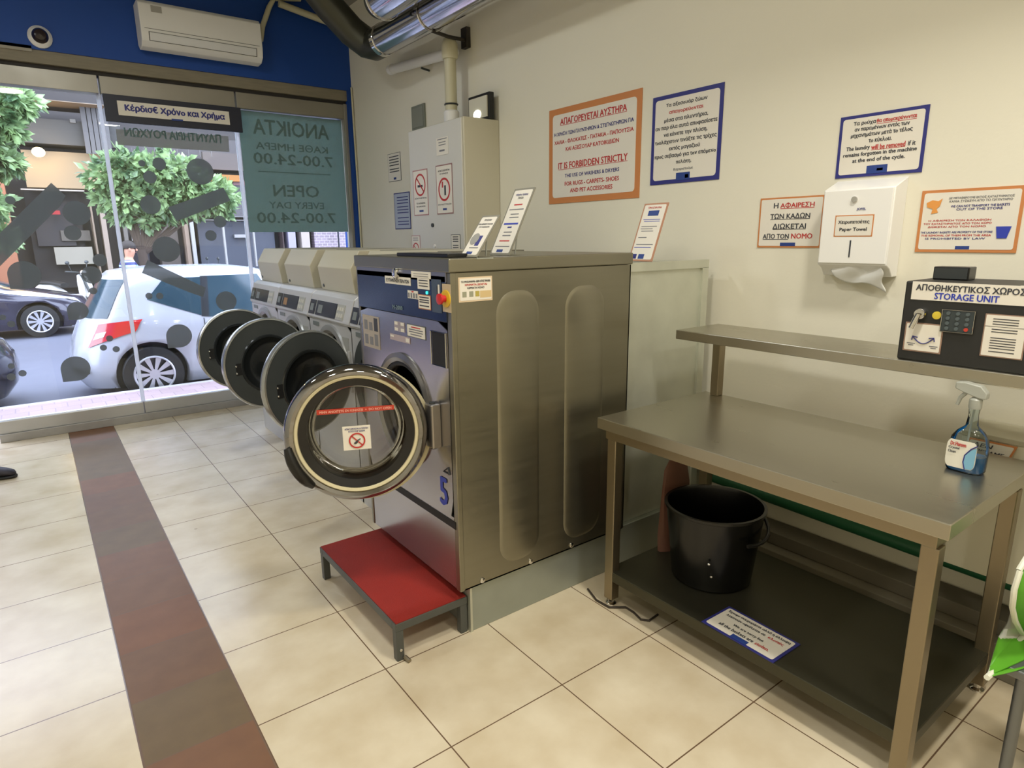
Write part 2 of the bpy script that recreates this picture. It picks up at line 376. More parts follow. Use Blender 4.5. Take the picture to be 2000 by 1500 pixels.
def dot(win, cx, cy, r, drop=None):
    c = aty(cx, cy, GY); e = aty(cx+r, cy, GY); R = (e-c).length
    pts = [(c.x+R*math.cos(t), c.z+R*math.sin(t)*1.0) for t in [2*PI*k/32 for k in range(32)]]
    if drop:
        a = drop; pts = [(c.x+R*math.cos(t), c.z+R*math.sin(t)) for t in [a+PI/4+ (1.5*PI)*k/26 for k in range(27)]]+[(c.x+R*1.38*math.cos(a), c.z+R*1.38*math.sin(a))]
    M().prism(pts, (0, GY, 0), (1, 0, 0), (0, 0, 1), .0012).build('round_decal', decal, win, smooth=False)
BL = -PI*3/4
for cx, cy, r, d in ((20, 391, 10, 0), (150, 416, 27, 0), (142, 455, 17, 0), (183, 372, 3, 0), (48, 537, 33, BL), (195, 508, 14, 0), (179, 537, 20, 0), (182, 568, 8, 0),
                     (152, 607, 21, BL), (5, 620, 7, 0), (22, 633, 8, 0), (148, 720, 29, BL), (44, 729, 8, 0), (22, 736, 9, 0), (22, 715, 7, 0), (214, 661, 7, 0), (202, 679, 7, 0), (227, 682, 7, 0)):
    dot(wins[0], cx, cy, r, d)
for cx, cy, r, d in ((277, 319, 7, 0), (311, 320, 13, 0), (293, 346, 13, 0), (391, 335, 26, 0), (294, 400, 20, 0), (430, 433, 12, 0), (412, 460, 11, 0), (325, 487, 27, 0),
                     (291, 578, 7, 0), (312, 578, 7, 0), (350, 656, 25, BL), (442, 588, 20, 0), (0, 0, 0, 0)):
    if r: dot(wins[1], cx, cy, r, d)
deco(wins[0], [(0, 455), (100, 357), (128, 382), (118, 402), (0, 520)], 'bar_decal')
deco(wins[1], [(328, 405), (436, 366), (450, 392), (345, 432)], 'bar_decal')
deco(wins[1], [(288, 508), (372, 548), (402, 562), (397, 580), (372, 572), (277, 533)], 'bar_decal')
ban = filmmat('grey_banner_film', (160, 160, 152), .5, .25)
P = [aty(x, y, GY) for x, y in ((226, 252), (446, 266), (448, 297), (230, 283))]
M().prism([(p.x, p.z) for p in P], (0, GY, 0), (1, 0, 0), (0, 0, 1), .0012).build('banner_decal', ban, wins[1], smooth=False)
tm = M(); put_text(tm, 'ΠΛΥΝΤΗΡΙΑ ΡΟΥΧΩΝ', (P[3].x, GY-.0015, (P[3].z+P[2].z)/2), (1, 0, 0), (0, 0, 1), .06, P[2].x-P[3].x-.06, .105, .07, 0, mirror=True); tm.build('banner_lettering', filmtx, wins[1], smooth=False)
# frosted opening-hours film
a = aty(470, 212, GY); b = aty(681, 453, GY)
M().slab((1.66, GY, 1.60), (1, 0, 0), (0, 0, 1), .955, 1.05, .0012).build('frosted_film', frost, wins[2], smooth=False)
tm = M(); O = (1.66, GY-.002, 1.60); U = (1, 0, 0); V = (0, 0, 1)
for tx, x0, x1, yc, h in (('ΑΝΟΙΚΤΑ', .12, .82, .925, .13), ('ΚΑΘΕ ΗΜΕΡΑ', .13, .80, .765, .065), ('7.00-24.00', .10, .84, .655, .095),
                          ('OPEN', .25, .68, .375, .105), ('EVERY DAY', .20, .72, .245, .06), ('7.00-24.00', .08, .83, .13, .095)):
    put_text(tm, tx, O, U, V, x0, x1, yc, h, 0, mirror=True, bold=.025)
tm.slab(Vector(O)+Vector((.13, 0, .535)), U, V, .68, .008, .001)
tm.build('hours_lettering', filmtx, wins[2], smooth=False)
# dark sign board over the middle pane
t = thing('slogan_sign', 'dark navy board with white strip reading time and money slogan, above middle pane', 'sign', (1.15, 6.15, 2.45))
M().box(.645, 1.668, 6.135, 6.162, 2.45, 2.653).build('board', mat('navy_board', (22, 26, 44), .45), t, smooth=False, bevel=.003)
M().box(.735, 1.565, 6.129, 6.135, 2.503, 2.61).build('white_strip', paper, t, smooth=False)
tm = M(); O = (.735, 6.128, 2.503)
put_text(tm, 'Κέρδισ€ Χρόνο και Χρήμα', O, (1, 0, 0), (0, 0, 1), .05, .79, .056, .062, 0, bold=.05); tm.build('lettering', navy, t, smooth=False)
M().box(1.11, 1.195, 6.127, 6.129, 2.497, 2.511).build('logo', logom, t, smooth=False)

# ------------------------------------------------------------------ air conditioner
t = thing('air_conditioner', 'white wall air conditioner mounted on the blue wall above shopfront', 'air conditioner', (1.385, 6.0, 2.99))
ac = M(); prof = [(0, .03), (0, .32), (-.17, .32), (-.205, .29), (-.215, .10), (-.20, .03), (-.15, -.005), (-.05, -.01)]
ac.rings([[(x, 6.12+a, 3.00+b) for a, b in prof] for x in (.935, .945, 1.825, 1.835)])
ac.build('body', whitepl, t, bevel=.006)
lv = Vector((0, -.015, .07)).normalized()
M().slab((.985, 6.12-.2015, 3.030), (1, 0, 0), lv, .80, .064, .002).build('louvre_gap', mat('seam_grey', (90, 88, 82), .6), t, smooth=False)
M().slab((.991, 6.12-.2035, 3.034), (1, 0, 0), lv, .788, .056, .004).build('louvre', mat('ac_louvre', (214, 214, 212), .4), t, smooth=False, bevel=.001)
M().box(.96, 1.81, 5.904, 5.909, 3.112, 3.115).build('seam', mat('seam_grey', (90, 88, 82), .6), t, smooth=False)
M().slab((1.02, 5.910, 3.235), (1, 0, 0), (0, 0, 1), .075, .045, .001).build('energy_label', mat('pale_label', (160, 156, 146), .5), t, smooth=False)
tag(M().tube([(1.87, 6.06, 3.20), (1.90, 6.07, 3.32), (1.97, 6.07, 3.48), (2.02, 6.07, 3.56), (2.25, 6.07, 3.60)], .022).build('coolant_hose', pvc), 'cream lagged hose climbing from the air conditioner', 'pipe')
tag(M().tube([(2.05, 6.05, 3.52), (2.35, 6.05, 3.47), (2.66, 6.05, 3.42)], .028).build('ceiling_pipe', pvc), 'cream pipe crossing the top of the blue wall', 'pipe')
# dome camera
c = aty(78, 73, 6.12)
t = thing('dome_camera', 'small round security camera with white ring on blue wall', 'camera', c)
M().lathe([(.075, 0), (.075, .02), (.055, .045), (.05, .045)], c, (0, -1, 0), 28).build('ring', whitepl, t)
M().lathe([(.053, .03), (.05, .06), (.035, .085), (.001, .095)], c, (0, -1, 0), 24).build('dome', mat('dark_dome', (40, 30, 30), .15), t)

# ------------------------------------------------------------------ ducts and pipes (upper right)
t = thing('ventilation_duct', 'shiny silver round duct running along right wall under ceiling', 'duct', (2.35, 2, 2.97))
M().cyl((2.35, 4.76, 2.97), (2.35, -1.5, 2.97), .105, n=40).build('duct_tube', chrduct, t)
M().lathe([(.108, 0), (.112, .004), (.112, .05), (.108, .054)], (2.35, 4.66, 2.97), (0, 1, 0), 40).build('joint_ring', chrome, t)
for y in (3.98, 1.5): M().torus((2.35, y, 2.97), (0, 1, 0), .11, .006, 40, 6).build('hanger_strap', chrome, t)
M().tube([(2.35, 4.72, 2.97), (2.35, 4.84, 2.97), (2.31, 4.90, 2.99), (2.22, 4.96, 3.07), (2.06, 4.98, 3.22), (1.88, 4.98, 3.41), (1.74, 4.98, 3.57)], .11, 28).build('bend', mat('dull_duct', (70, 70, 60), .4, .7), t)
M().tube([(2.35, 3.98, 2.862), (2.50, 4.02, 2.86), (2.68, 4.08, 2.88)], .012).build('wall_bracket', mat('dark_bracket', (44, 38, 32), .6), t)
M().box(2.665, 2.70, 4.05, 4.12, 2.83, 2.96).build('bracket_plate', mat('dark_bracket', (44, 38, 32), .6), t, smooth=False)
t = thing('upper_duct', 'second silver duct higher and left of the long one', 'duct', (2.08, 2, 3.12))
M().cyl((2.08, 4.15, 3.04), (2.08, -1.5, 3.04), .12, n=40).build('duct_tube', chrduct, t)
M().torus((2.08, 4.13, 3.04), (0, 1, 0), .122, .007, 40, 6).build('joint_ring', chrome, t)
M().lathe([(.12, 0), (.1, .06), (.02, .09)], (2.08, 4.15, 3.04), (0, 1, 0), 32).build('end_cap', mat('dull_duct', (70, 70, 60), .4, .7), t)
py = atx(880, 160, 2.56).y
t = thing('drain_pipe', 'cream plastic pipe rising from the white wall cabinet and turning', 'pipe', (2.56, py, 2.3))
M().cyl((2.56, py, 2.30), (2.56, py, 2.80), .042, n=24).build('upright_pipe', pvc, t)
M().lathe([(.052, 0), (.056, .01), (.056, .10), (.04, .13), (.02, .14)], (2.56, py, 2.745), (0, 0, 1), 24).build('elbow', pvc, t)
for z in (2.40, 2.45): M().torus((2.56, py, z), (0, 0, 1), .045, .006, 28, 6).build('rubber_ring', darkgr, t)
M().lathe([(.055, 0), (.055, .10), (.046, .11)], (2.56, py, 2.30), (0, 0, 1), 24).build('socket', whitepl, t)
e = atx(765, 136, 2.63)
M().cyl((2.6, py, 2.80), (2.63, e.y, e.z), .036, n=22).build('cross_pipe', whitepl, t)
M().lathe([(.04, 0), (.04, .05)], (2.628, e.y-.03, e.z), (0, 1, 0), 22).build('pipe_end', whitepl, t)
M().cyl((2.62, (py+e.y)/2, 2.80), (2.69, (py+e.y)/2, 2.79), .008).build('pipe_clip', darkgr, t)

# ------------------------------------------------------------------ white wall cabinet with stickers
t = thing('wall_cabinet', 'tall white metal cabinet on right wall covered with prohibition stickers', 'cabinet', (2.55, 4.1, 1.35))
M().box(2.41, WX-.001, 3.722, 4.47, 1.35, 2.305).build('body', creamen, t, smooth=False, bevel=.006)
M().box(2.398, 2.41, 3.735, 4.462, 1.36, 2.298).build('door', whiteen, t, smooth=False, bevel=.003)
M().cyl((2.399, 4.146, 1.619), (2.388, 4.146, 1.619), .014).build('lock', darkgr, t)
M().cyl((2.399, 4.13, 1.47), (2.390, 4.13, 1.47), .012).build('lower_lock', whitepl, t)
X0 = 2.397
def cabs(tl, br, x=X0, parent=t, **k):
    a = atx(*tl, x); b = atx(*br, x)
    return sign('', '', '', (x, a.y, b.z), WR, UPZ, a.y-b.y, a.z-b.z, parent=parent, t=.0015, pname='sticker', **k)
cabs((806, 334), (838, 420), border=mat('pink_border', (176, 130, 128), .5), bw=.008, rings=[(redp, .5, .67, .36, .16, -PI/4)], rects=[(greyp, .32, .62, .66, .67), (logom, .38, .08, .66, .12)], lines=[('ΑΠΑΓΟΡΕΥΕΤΑΙ', greyp, .5, .38, .8, .035), ('ΤΟ ΚΑΠΝΙΣΜΑ', greyp, .5, .27, .6, .035), ('NO SMOKING', greyp, .5, .2, .6, .03)])
cabs((851, 324), (886, 417), border=mat('grey_pink_border', (150, 112, 108), .5), bw=.008, rings=[(redp, .5, .5, .36, .18, 0)], rects=[(redp, .36, .54, .44, .66), (greyp, .5, .38, .6, .58), (logom, .38, .08, .62, .12)], lines=[('ΑΠΑΓΟΡΕΥΕΤΑΙ', greyp, .5, .88, .7, .035), ('Η ΧΡΗΣΗ', greyp, .5, .82, .5, .03), ('DO NOT TOUCH', greyp, .5, .2, .8, .03)])
cabs((852, 271), (876, 300), rects=[(midp, .1, .88, .9, .93), (midp, .2, .7, .8, .75), (midp, .2, .55, .8, .6), (midp, .25, .2, .7, .3)])
cabs((804, 460), (822, 499), border=mat('pink_border', (176, 130, 128), .5), bw=.005, rings=[(redp, .5, .3, .38, .18, -PI/4)], rects=[(midp, .2, .85, .8, .89), (midp, .2, .75, .8, .79)])
cabs((881, 458), (900, 494), border=mat('grey_border', (96, 98, 96), .5), bw=.005, rects=[(greyp, .2, y, .8, y+.05) for y in (.84, .72, .6, .38, .26)])
# items above the cabinet
t = thing('framed_panel', 'square black framed panel with pale glass and painted lamp reflection standing above wall cabinet', 'lamp', (2.66, 3.93, 2.31))
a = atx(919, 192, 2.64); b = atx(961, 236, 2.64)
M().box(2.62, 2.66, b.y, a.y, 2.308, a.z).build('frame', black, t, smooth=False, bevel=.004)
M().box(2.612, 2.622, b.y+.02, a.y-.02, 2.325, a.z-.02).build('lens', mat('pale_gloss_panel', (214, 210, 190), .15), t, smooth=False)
c = atx(932, 224, 2.61); M().ball((2.61, c.y, c.z), .012, .045, .03).build('glowing_reflection', mat('glowing_reflection', (255, 250, 235), .3, emit=3.0), t)  # glowing spot imitates a lamp's reflection on the glossy panel
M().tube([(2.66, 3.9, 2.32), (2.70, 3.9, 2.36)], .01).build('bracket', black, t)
t = thing('vent_plate', 'grey square plate on wall left of the cream pipe', 'vent cover', (2.69, 4.85, 2.43))
a = atx(806, 210, WX); b = atx(833, 250, WX)
M().box(2.685, WX-.001, b.y, a.y, b.z, a.z).build('plate', mat('vent_grey', (120, 124, 112), .5), t, smooth=False, bevel=.002)
M().box(2.681, 2.686, b.y+.02, a.y-.02, b.z+.02, a.z-.02).build('grille', mat('vent_grey2', (132, 134, 122), .5), t, smooth=False)

# ------------------------------------------------------------------ wall signs
wallsign('notice', 'orange-framed board forbidding rugs, carpets, shoes in washers and dryers', (1073, 217), (1248, 386), border=orange, bw=.035, lines=[
    ('ΑΠΑΓΟΡΕΥΕΤΑΙ ΑΥΣΤΗΡΑ', redp, .5, .86, .72, .065), ('Η ΧΡΗΣΗ ΤΩΝ ΠΛΥΝΤΗΡΙΩΝ & ΣΤΕΓΝΩΤΗΡΙΩΝ ΓΙΑ', navy, .5, .735, .86, .038),
    ('ΧΑΛΙΑ - ΦΛΟΚΑΤΕΣ - ΠΑΤΑΚΙΑ - ΠΑΠΟΥΤΣΙΑ', redp, .5, .65, .86, .042), ('ΚΑΙ ΑΞΕΣΟΥΑΡ ΚΑΤΟΙΚΙΔΙΩΝ', redp, .5, .57, .58, .042),
    ('IT IS FORBIDDEN STRICTLY', redp, .5, .40, .76, .065), ('THE USE OF WASHERS & DRYERS', navy, .5, .29, .60, .036),
    ('FOR RUGS - CARPETS- SHOES', redp, .5, .205, .60, .042), ('AND PET ACCESSORIES', redp, .5, .13, .47, .042)],
    rects=[(redp, .14, .818, .86, .823), (redp, .12, .357, .88, .362)])
wallsign('notice', 'navy-framed Greek notice about pet hair, beside the large orange-framed board', (1276, 192), (1404, 350), border=navy, bw=.02, lines=[
    ('Τα αξεσουάρ ζώων', greyp, .5, .88, .58, .05), ('απαγορεύονται', redp, .5, .80, .48, .05), ('μέσα στα πλυντήρια,', greyp, .5, .715, .62, .055),
    ('αν παρ όλα αυτά αποφασίσετε', greyp, .5, .635, .88, .055), ('να κάνετε την πλύση,', greyp, .5, .555, .62, .055), ('τουλάχιστον τινάξτε τις τρίχες', greyp, .5, .475, .88, .055),
    ('εκτός μαγαζιού', greyp, .5, .395, .44, .055), ('προς σεβασμό για τον επόμενο', greyp, .5, .315, .88, .055), ('πελάτη.', greyp, .5, .235, .22, .05), ('Ευχαριστούμε', midp, .5, .155, .28, .035)],
    rects=[(logom, .40, .03, .60, .115), (paper, .53, .05, .58, .09)])
wallsign('notice', 'navy-framed bilingual notice on forgotten laundry, above the towel dispenser', (1643, 230), (1800, 336), border=navy, bw=.012, lines=[
    ('Τα ρούχα', greyp, .30, .86, .26, .075), ('θα απομακρύνονται', redp, .66, .86, .44, .075), ('αν παραμένουν εντός των', greyp, .5, .765, .62, .075),
    ('μηχανημάτων μετά το τέλος', greyp, .5, .67, .70, .08), ('το κύκλου.', greyp, .5, .575, .26, .07),
    ('The laundry', greyp, .25, .46, .28, .08), ('will be removed', redp, .60, .46, .38, .075), ('if it', greyp, .86, .46, .08, .07),
    ('remains forgotten in the machine', greyp, .5, .36, .84, .08), ('at the end of the cycle.', greyp, .5, .26, .60, .08)],
    rects=[(redp, .44, .815, .88, .822), (redp, .41, .412, .79, .419), (logom, .38, .04, .62, .17), (paper, .5, .08, .57, .12)])
wallsign('notice', 'orange-framed Greek notice partly behind the paper towel dispenser', (1486, 388), (1602, 484), border=orange, bw=.007, lines=[
    ('Η', greyp, .27, .84, .07, .1), ('ΑΦΑΙΡΕΣΗ', redp, .60, .84, .52, .1), ('ΤΩΝ ΚΑΔΩΝ', greyp, .5, .63, .62, .1), ('ΔΙΩΚΕΤΑΙ', greyp, .5, .43, .52, .1),
    ('ΑΠΟ ΤΟΝ', greyp, .30, .23, .42, .1), ('ΝΟΜΟ', redp, .71, .23, .32, .1)], rects=[(redp, .34, .77, .86, .782), (greyp, .19, .56, .81, .572), (greyp, .24, .36, .76, .372), (greyp, .09, .16, .5, .172), (logom, .38, .03, .62, .10)])
sg = wallsign('notice', 'orange-framed notice with tiny map and blue basket, right of towel dispenser', (1802, 373), (1984, 494), border=orange, bw=.01, lines=[
    ('ΔΕ ΜΕΤΑΦΕΡΟΥΜΕ ΕΚΤΟΣ ΚΑΤΑΣΤΗΜΑΤΟΣ', midp, .60, .86, .62, .035), ('ΚΑΜΙΑ ΣΥΣΚΕΥΗ ΑΠΟ ΤΟ ΠΛΥΝΤΗΡΙΟ', midp, .60, .81, .60, .035), ('WE CAN NOT TRANSPORT THE BASKETS', navy, .60, .73, .56, .035), ('OUT OF THE STORE', navy, .60, .68, .44, .035),
    ('Η ΑΦΑΙΡΕΣΗ ΤΩΝ ΚΑΛΑΘΙΩΝ', redp, .42, .51, .62, .03), ('ΤΟΥ ΚΑΤΑΣΤΗΜΑΤΟΣ ΑΠΟ ΤΟΝ ΧΩΡΟ', redp, .40, .46, .68, .03), ('ΔΙΩΚΕΤΑΙ ΑΠΟ ΤΟΝ ΝΟΜΟ', redp, .40, .41, .58, .03),
    ('THE LAUNDRY BASKETS ARE PROPERTY OF THE STORE', navy, .40, .32, .72, .03), ('THE REMOVAL OF THEM FROM THE AREA', redp, .40, .27, .70, .03), ('IS PROHIBITED BY LAW', navy, .40, .22, .60, .03)],
    rects=[(logom, .42, .05, .56, .10)])
a = atx(1802, 373, WX); b = atx(1984, 494, WX); w_ = a.y-b.y; h_ = a.z-b.z; O = Vector((WX-.006, a.y, b.z))
q = M().prism([(.07*w_, .80*h_), (.13*w_, .84*h_), (.19*w_, .82*h_), (.23*w_, .86*h_), (.21*w_, .74*h_), (.18*w_, .70*h_), (.20*w_, .64*h_), (.13*w_, .62*h_), (.14*w_, .70*h_), (.08*w_, .73*h_)], O, WR, UPZ, .001); q.build('map_print', mat('orange_print', (222, 150, 72), .5), sg, smooth=False)
q = M().prism([(.79*w_, .40*h_), (.93*w_, .40*h_), (.90*w_, .22*h_), (.81*w_, .22*h_)], O, WR, UPZ, .001); q.build('basket_print', bluep, sg, smooth=False)
wallsign('notice', 'plain white notice sheet of grey lines, highest one left of the cabinet', (757, 302), (784, 352), border=mat('grey_border', (96, 98, 96), .5), bw=.004, rects=[(greyp, .12, y, .88, y+.035) for y in (.86, .76, .66, .56, .42, .33)]+[(logom, .42, .06, .62, .14)])
wallsign('notice', 'pale blue notice sheet with navy edge, half hidden by the cabinet', (769, 378), (803, 447), border=navy, bw=.008, board=mat('pale_blue_sheet', (176, 184, 200), .5), rects=[(navy, .2, y, .9, y+.025) for y in (.86, .78, .7, .6, .52, .44, .3, .2, .12)])

# ------------------------------------------------------------------ paper towel dispenser
t = thing('towel_dispenser', 'white metal paper towel dispenser mounted on right wall', 'paper towel dispenser', (2.65, 1.23, 1.38))
d = M(); pr = [(2.60, 1.405), (2.60, 1.695), (WX, 1.735), (WX, 1.36), (2.655, 1.36), (2.63, 1.39)]
d.rings([[(x, y, z) for x, z in pr] for y in (1.094, 1.362)]); d.build('casing', mat('dispenser_white', (236, 234, 228), .3), t, bevel=.003)
M().box(2.594, 2.602, 1.098, 1.358, 1.41, 1.692).build('cover', mat('dispenser_white', (236, 234, 228), .3), t, smooth=False, bevel=.003)
M().cyl((2.595, 1.235, 1.655), (2.586, 1.235, 1.655), .011).build('lock', chrome, t)
M().box(2.592, 2.5945, 1.232, 1.237, 1.435, 1.50).build('slot', greyp, t, smooth=False)
a = atx(1632, 421, 2.593); b = atx(1703, 462, 2.593)
sign('', '', '', (2.5945, a.y, b.z), WR, UPZ, a.y-b.y, a.z-b.z, parent=t, t=.0015, pname='name_label', border=orange, bw=.004, lines=[('Χειροπετσέτες', greyp, .5, .67, .8, .2), ('Paper Towel', greyp, .5, .32, .7, .2)])
tm = M(); c = atx(1684, 409, 2.593); put_text(tm, 'JOFEL', (2.593, c.y+.02, c.z-.006), WR, UPZ, 0, .034, .007, .011); tm.build('maker_mark', navy, t, smooth=False)
def crump(u, v):
    y = 1.315-.20*u; s = math.sin(PI*u)
    return (2.615+.035*v+.012*math.sin(9*u+5*v), y+.006*math.sin(11*v), 1.42-.115*v*(.55+.45*u)+.012*math.sin(7*u+3*v)*v)
tag(M().grid(crump, 24, 14).build('paper_towel', mat('tissue', (240, 240, 236), .8), None, solid=.003), 'crumpled white paper towel hanging out of the dispenser', 'paper towel')

# ------------------------------------------------------------------ steel table
TX0, TX1, TY0, TY1, TZ = 1.73, 2.43, .505, 1.745, .82
t = thing('work_table', 'large stainless steel work table along the right wall', 'table', (2.08, 1.12, 0))
M().box(TX0, TX1, TY0, TY1, TZ-.045, TZ).build('tabletop', steelt, t, smooth=False, bevel=.003)
M().box(TX0+.02, TX1-.02, TY0+.03, TY1-.03, TZ-.085, TZ-.045).build('apron', steell, t, smooth=False, bevel=.002)
for x in (TX0+.045, TX1-.045):
    for y in (TY0+.045, TY1-.06):
        lg = M().box(x-.022, x+.022, y-.022, y+.022, .03, TZ-.085).build('leg', steell, t, smooth=False, bevel=.003)
        M().lathe([(.02, .0), (.022, .006), (.012, .012), (.012, .035)], (x, y, 0), (0, 0, 1), 16).build('foot', chrome, lg)
M().box(TX0+.025, TX1-.025, TY0+.025, TY1-.04, .118, .16).build('lower_shelf', mat('shaded_shelf_steel', (78, 76, 62), .42, .8, noise=.1, nscale=4), t, smooth=False, bevel=.003)  # shade under the tabletop is put into the darker steel colour
# over-shelf
t = thing('over_shelf', 'narrow stainless steel shelf standing on posts at the back of the table', 'shelf', (2.35, 1.1, TZ))
M().box(2.20, 2.50, -.12, 1.75, 1.088, 1.128).build('shelf_board', steelt, t, smooth=False, bevel=.003)
M().box(2.385, 2.425, 1.65, 1.69, TZ, 1.088).build('post', steell, t, smooth=False, bevel=.003)
t = thing('support_post', 'square steel floor post carrying the near end of the over-shelf', 'post', (2.405, -.06, 0))
M().box(2.385, 2.425, -.08, -.04, .01, 1.086).build('tube', steell, t, smooth=False, bevel=.003)
M().box(2.375, 2.435, -.09, -.03, 0, .01).build('foot_plate', steell, t, smooth=False, bevel=.002)
# safe
t = thing('storage_safe', 'black safe lettered as storage unit, on the over-shelf', 'safe', (2.34, .65, 1.128))
M().box(2.215, 2.47, .40, .868, 1.128, 1.378).build('body', mat('safe_black', (34, 34, 32), .5, noise=.1, nscale=40), t, smooth=False, bevel=.005)
sx = 2.2145
a = atx(1782, 562, sx); b = atx(2020, 608, sx)
sign('', '', '', (sx, a.y, b.z+.012), WR, UPZ, a.y-.415, .056, parent=t, t=.0015, pname='title_label', lines=[('ΑΠΟΘΗΚΕΥΤΙΚΟΣ ΧΩΡΟΣ', greyp, .1515/(a.y-.415), .70, .279/(a.y-.415), .34), ('STORAGE UNIT', bluep, .1484/(a.y-.415), .26, .165/(a.y-.415), .34)])
def safes(tl, br, **k):
    a = atx(*tl, sx); b = atx(*br, sx); return sign('', '', '', (sx, a.y, b.z), WR, UPZ, a.y-b.y, a.z-b.z, parent=t, t=.0015, pname='instruction_label', **k)
s1 = safes((1770, 628), (1836, 692), border=mat('tan_border', (150, 122, 104), .5), bw=.004, rects=[(midp, .1, .26, .32, .29), (midp, .14, .2, .28, .23), (midp, .7, .22, .92, .25), (midp, .74, .16, .88, .19)])
a = atx(1770, 628, sx); b = atx(1836, 692, sx); w_ = a.y-b.y; h_ = a.z-b.z; O = Vector((sx-.004, a.y, b.z)); q = M()
arc = [(.24+.56*k/12, .52-.22*math.sin(PI*k/12)) for k in range(13)]
q.tube([O+Vector((0, -u*w_, v*h_)) for u, v in arc], .0016, 6)
for u, sg_ in ((.24, 1), (.80, -1)):
    q.tube([O+Vector((0, -(u+.13*sg_)*w_, .50*h_)), O+Vector((0, -u*w_, .53*h_)), O+Vector((0, -(u-.02*sg_)*w_, .40*h_))], .0016, 6)
q.build('arrow_print', navy, s1)
safes((1926, 612), (1996, 704), border=mat('tan_border', (150, 122, 104), .5), bw=.003, rects=[(greyp, .2, y, .8, y+.02) for y in (.88, .82, .76, .64, .58, .44, .38, .32, .26, .2, .12)]+[(greyp, .03, .71, .97, .718)])
a = atx(1993, 562, sx); M().slab((sx, a.y, a.z-.008), WR, UPZ, .02, .014, .001).build('corner_label', paper, t, smooth=False)
c = atx(1800, 612, sx); M().lathe([(.017, 0), (.017, .018), (.014, .022), (.001, .022)], (2.215, c.y, c.z), (-1, 0, 0), 24).build('knob', chrome, t)
M().tube([(2.19, c.y, c.z), (2.186, c.y+.006, c.z-.022), (2.18, c.y+.012, c.z-.045)], [.008, .009, .008], 10).build('handle', chrome, t)
c = atx(1830, 616, sx); M().lathe([(.012, 0), (.012, .004), (.001, .005)], (2.215, c.y, c.z), (-1, 0, 0), 24).build('emergency_lock_cover', mat('yellow_disc', (210, 186, 60), .4), t)
a = atx(1843, 604, sx); b = atx(1900, 652, sx)
kp = M().slab((sx, a.y, b.z), WR, UPZ, a.y-b.y, a.z-b.z, .006).build('keypad', mat('keypad_grey', (52, 60, 62), .35), t, smooth=False, bevel=.003)
P = [(sx-.006, a.y, b.z), (sx-.006, b.y, b.z), (sx-.006, b.y, a.z), (sx-.006, a.y, a.z)]
M().tube(P, .0018, 8, loop=True).build('keypad_rim', chrome, kp)
for i in range(3):
    for j in range(4):
        M().cyl((sx-.006, a.y-(.2+.3*i)*(a.y-b.y), b.z+(.16+.23*j)*(a.z-b.z)), (sx-.009, a.y-(.2+.3*i)*(a.y-b.y), b.z+(.16+.23*j)*(a.z-b.z)), .0055, n=14).build('key', mat('red_key', (190, 60, 44), .5) if (i == 2 and j == 0) else mat('grey_key', (80, 90, 92), .5), kp)
# small black thing on top of safe
a = atx(1829, 520, 2.36); b = atx(1896, 545, 2.36)
t = thing('black_box', 'small black plastic box on top of the safe', 'box', (2.37, .8, 1.378))
M().box(2.34, 2.40, b.y, a.y, 1.378, a.z).build('box_body', black, t, smooth=False, bevel=.003)
M().box(2.337, 2.34, b.y+.004, a.y-.004, 1.382, a.z-.004).build('front_face', darkgr, t, smooth=False)

# ------------------------------------------------------------------ spray bottle
bc = Vector((2.185, .625, TZ))
t = thing('spray_bottle', 'clear trigger spray bottle of blue cleaner on the table', 'spray bottle', bc)
def bring(z, wx_, wy_, n=28, e=3.2): return [(bc.x+wx_*math.copysign(abs(math.cos(p))**(2/e), math.cos(p)), bc.y+wy_*math.copysign(abs(math.sin(p))**(2/e), math.sin(p)), TZ+z) for p in [2*PI*k/n for k in range(n)]]
prof = [(.001, .030, .046), (.008, .033, .050), (.07, .033, .050), (.105, .031, .046), (.125, .024, .034), (.142, .014, .016), (.175, .012, .012), (.20, .014, .014)]
bottle = M().rings([bring(z, a, b) for z, a, b in prof], cap=True).build('bottle', glassmat('bottle_plastic', (.86, .93, .95), 1.0, .05), t)
liqm = mat('blue_liquid', (20, 120, 190), .1, alpha=.88, emit=0)
M().rings([bring(z, a-.003, b-.003) for z, a, b in ((.003, .03, .046), (.008, .033, .05), (.052, .033, .05))]).build('blue_liquid', liqm, t)
lb = M()
def labf(u, v):
    z = .014+.086*v; q = 1-abs(2*v-1)**6*.22; y = bc.y+.046-.039-(.039*q)*(2*u-1); return (bc.x-.0345-.0012*math.sin(PI*u), y, TZ+z)
lb.grid(labf, 8, 14); lab = lb.build('label', mat('bottle_label', (226, 222, 206), .45), t, fix=False)
lb = M()
lb.prism([(.052, .002), (.070, .002), (.076, .012), (.077, .072), (.066, .064), (.050, .045), (.047, .02)], (bc.x-.0365, bc.y+.046, TZ+.014), WR, UPZ, .0006).build('blue_panel', mat('label_blue', (126, 178, 204), .45), lab, smooth=False)
lb = M(); lb.tube([(bc.x-.037, bc.y+.046-u, TZ+.014+v) for u, v in ((.054, .001), (.048, .022), (.05, .044), (.064, .066), (.078, .078))], .0016, 6).build('navy_swoosh', navy, lab)
tm = M(); put_text(tm, 'Dr.Hansen', (bc.x-.0365, bc.y+.046, TZ+.014), WR, UPZ, .010, .050, .074, .012); tm.build('red_lettering', redp, lab, smooth=False)
tm = M(); put_text(tm, 'Crystal', (bc.x-.0365, bc.y+.046, TZ+.014), WR, UPZ, .006, .034, .060, .009); put_text(tm, 'Clean', (bc.x-.0365, bc.y+.046, TZ+.014), WR, UPZ, .006, .026, .049, .008); tm.build('grey_lettering', greyp, lab, smooth=False)
nozz = mat('clear_grey_trigger', (176, 178, 168), .3, alpha=.8)
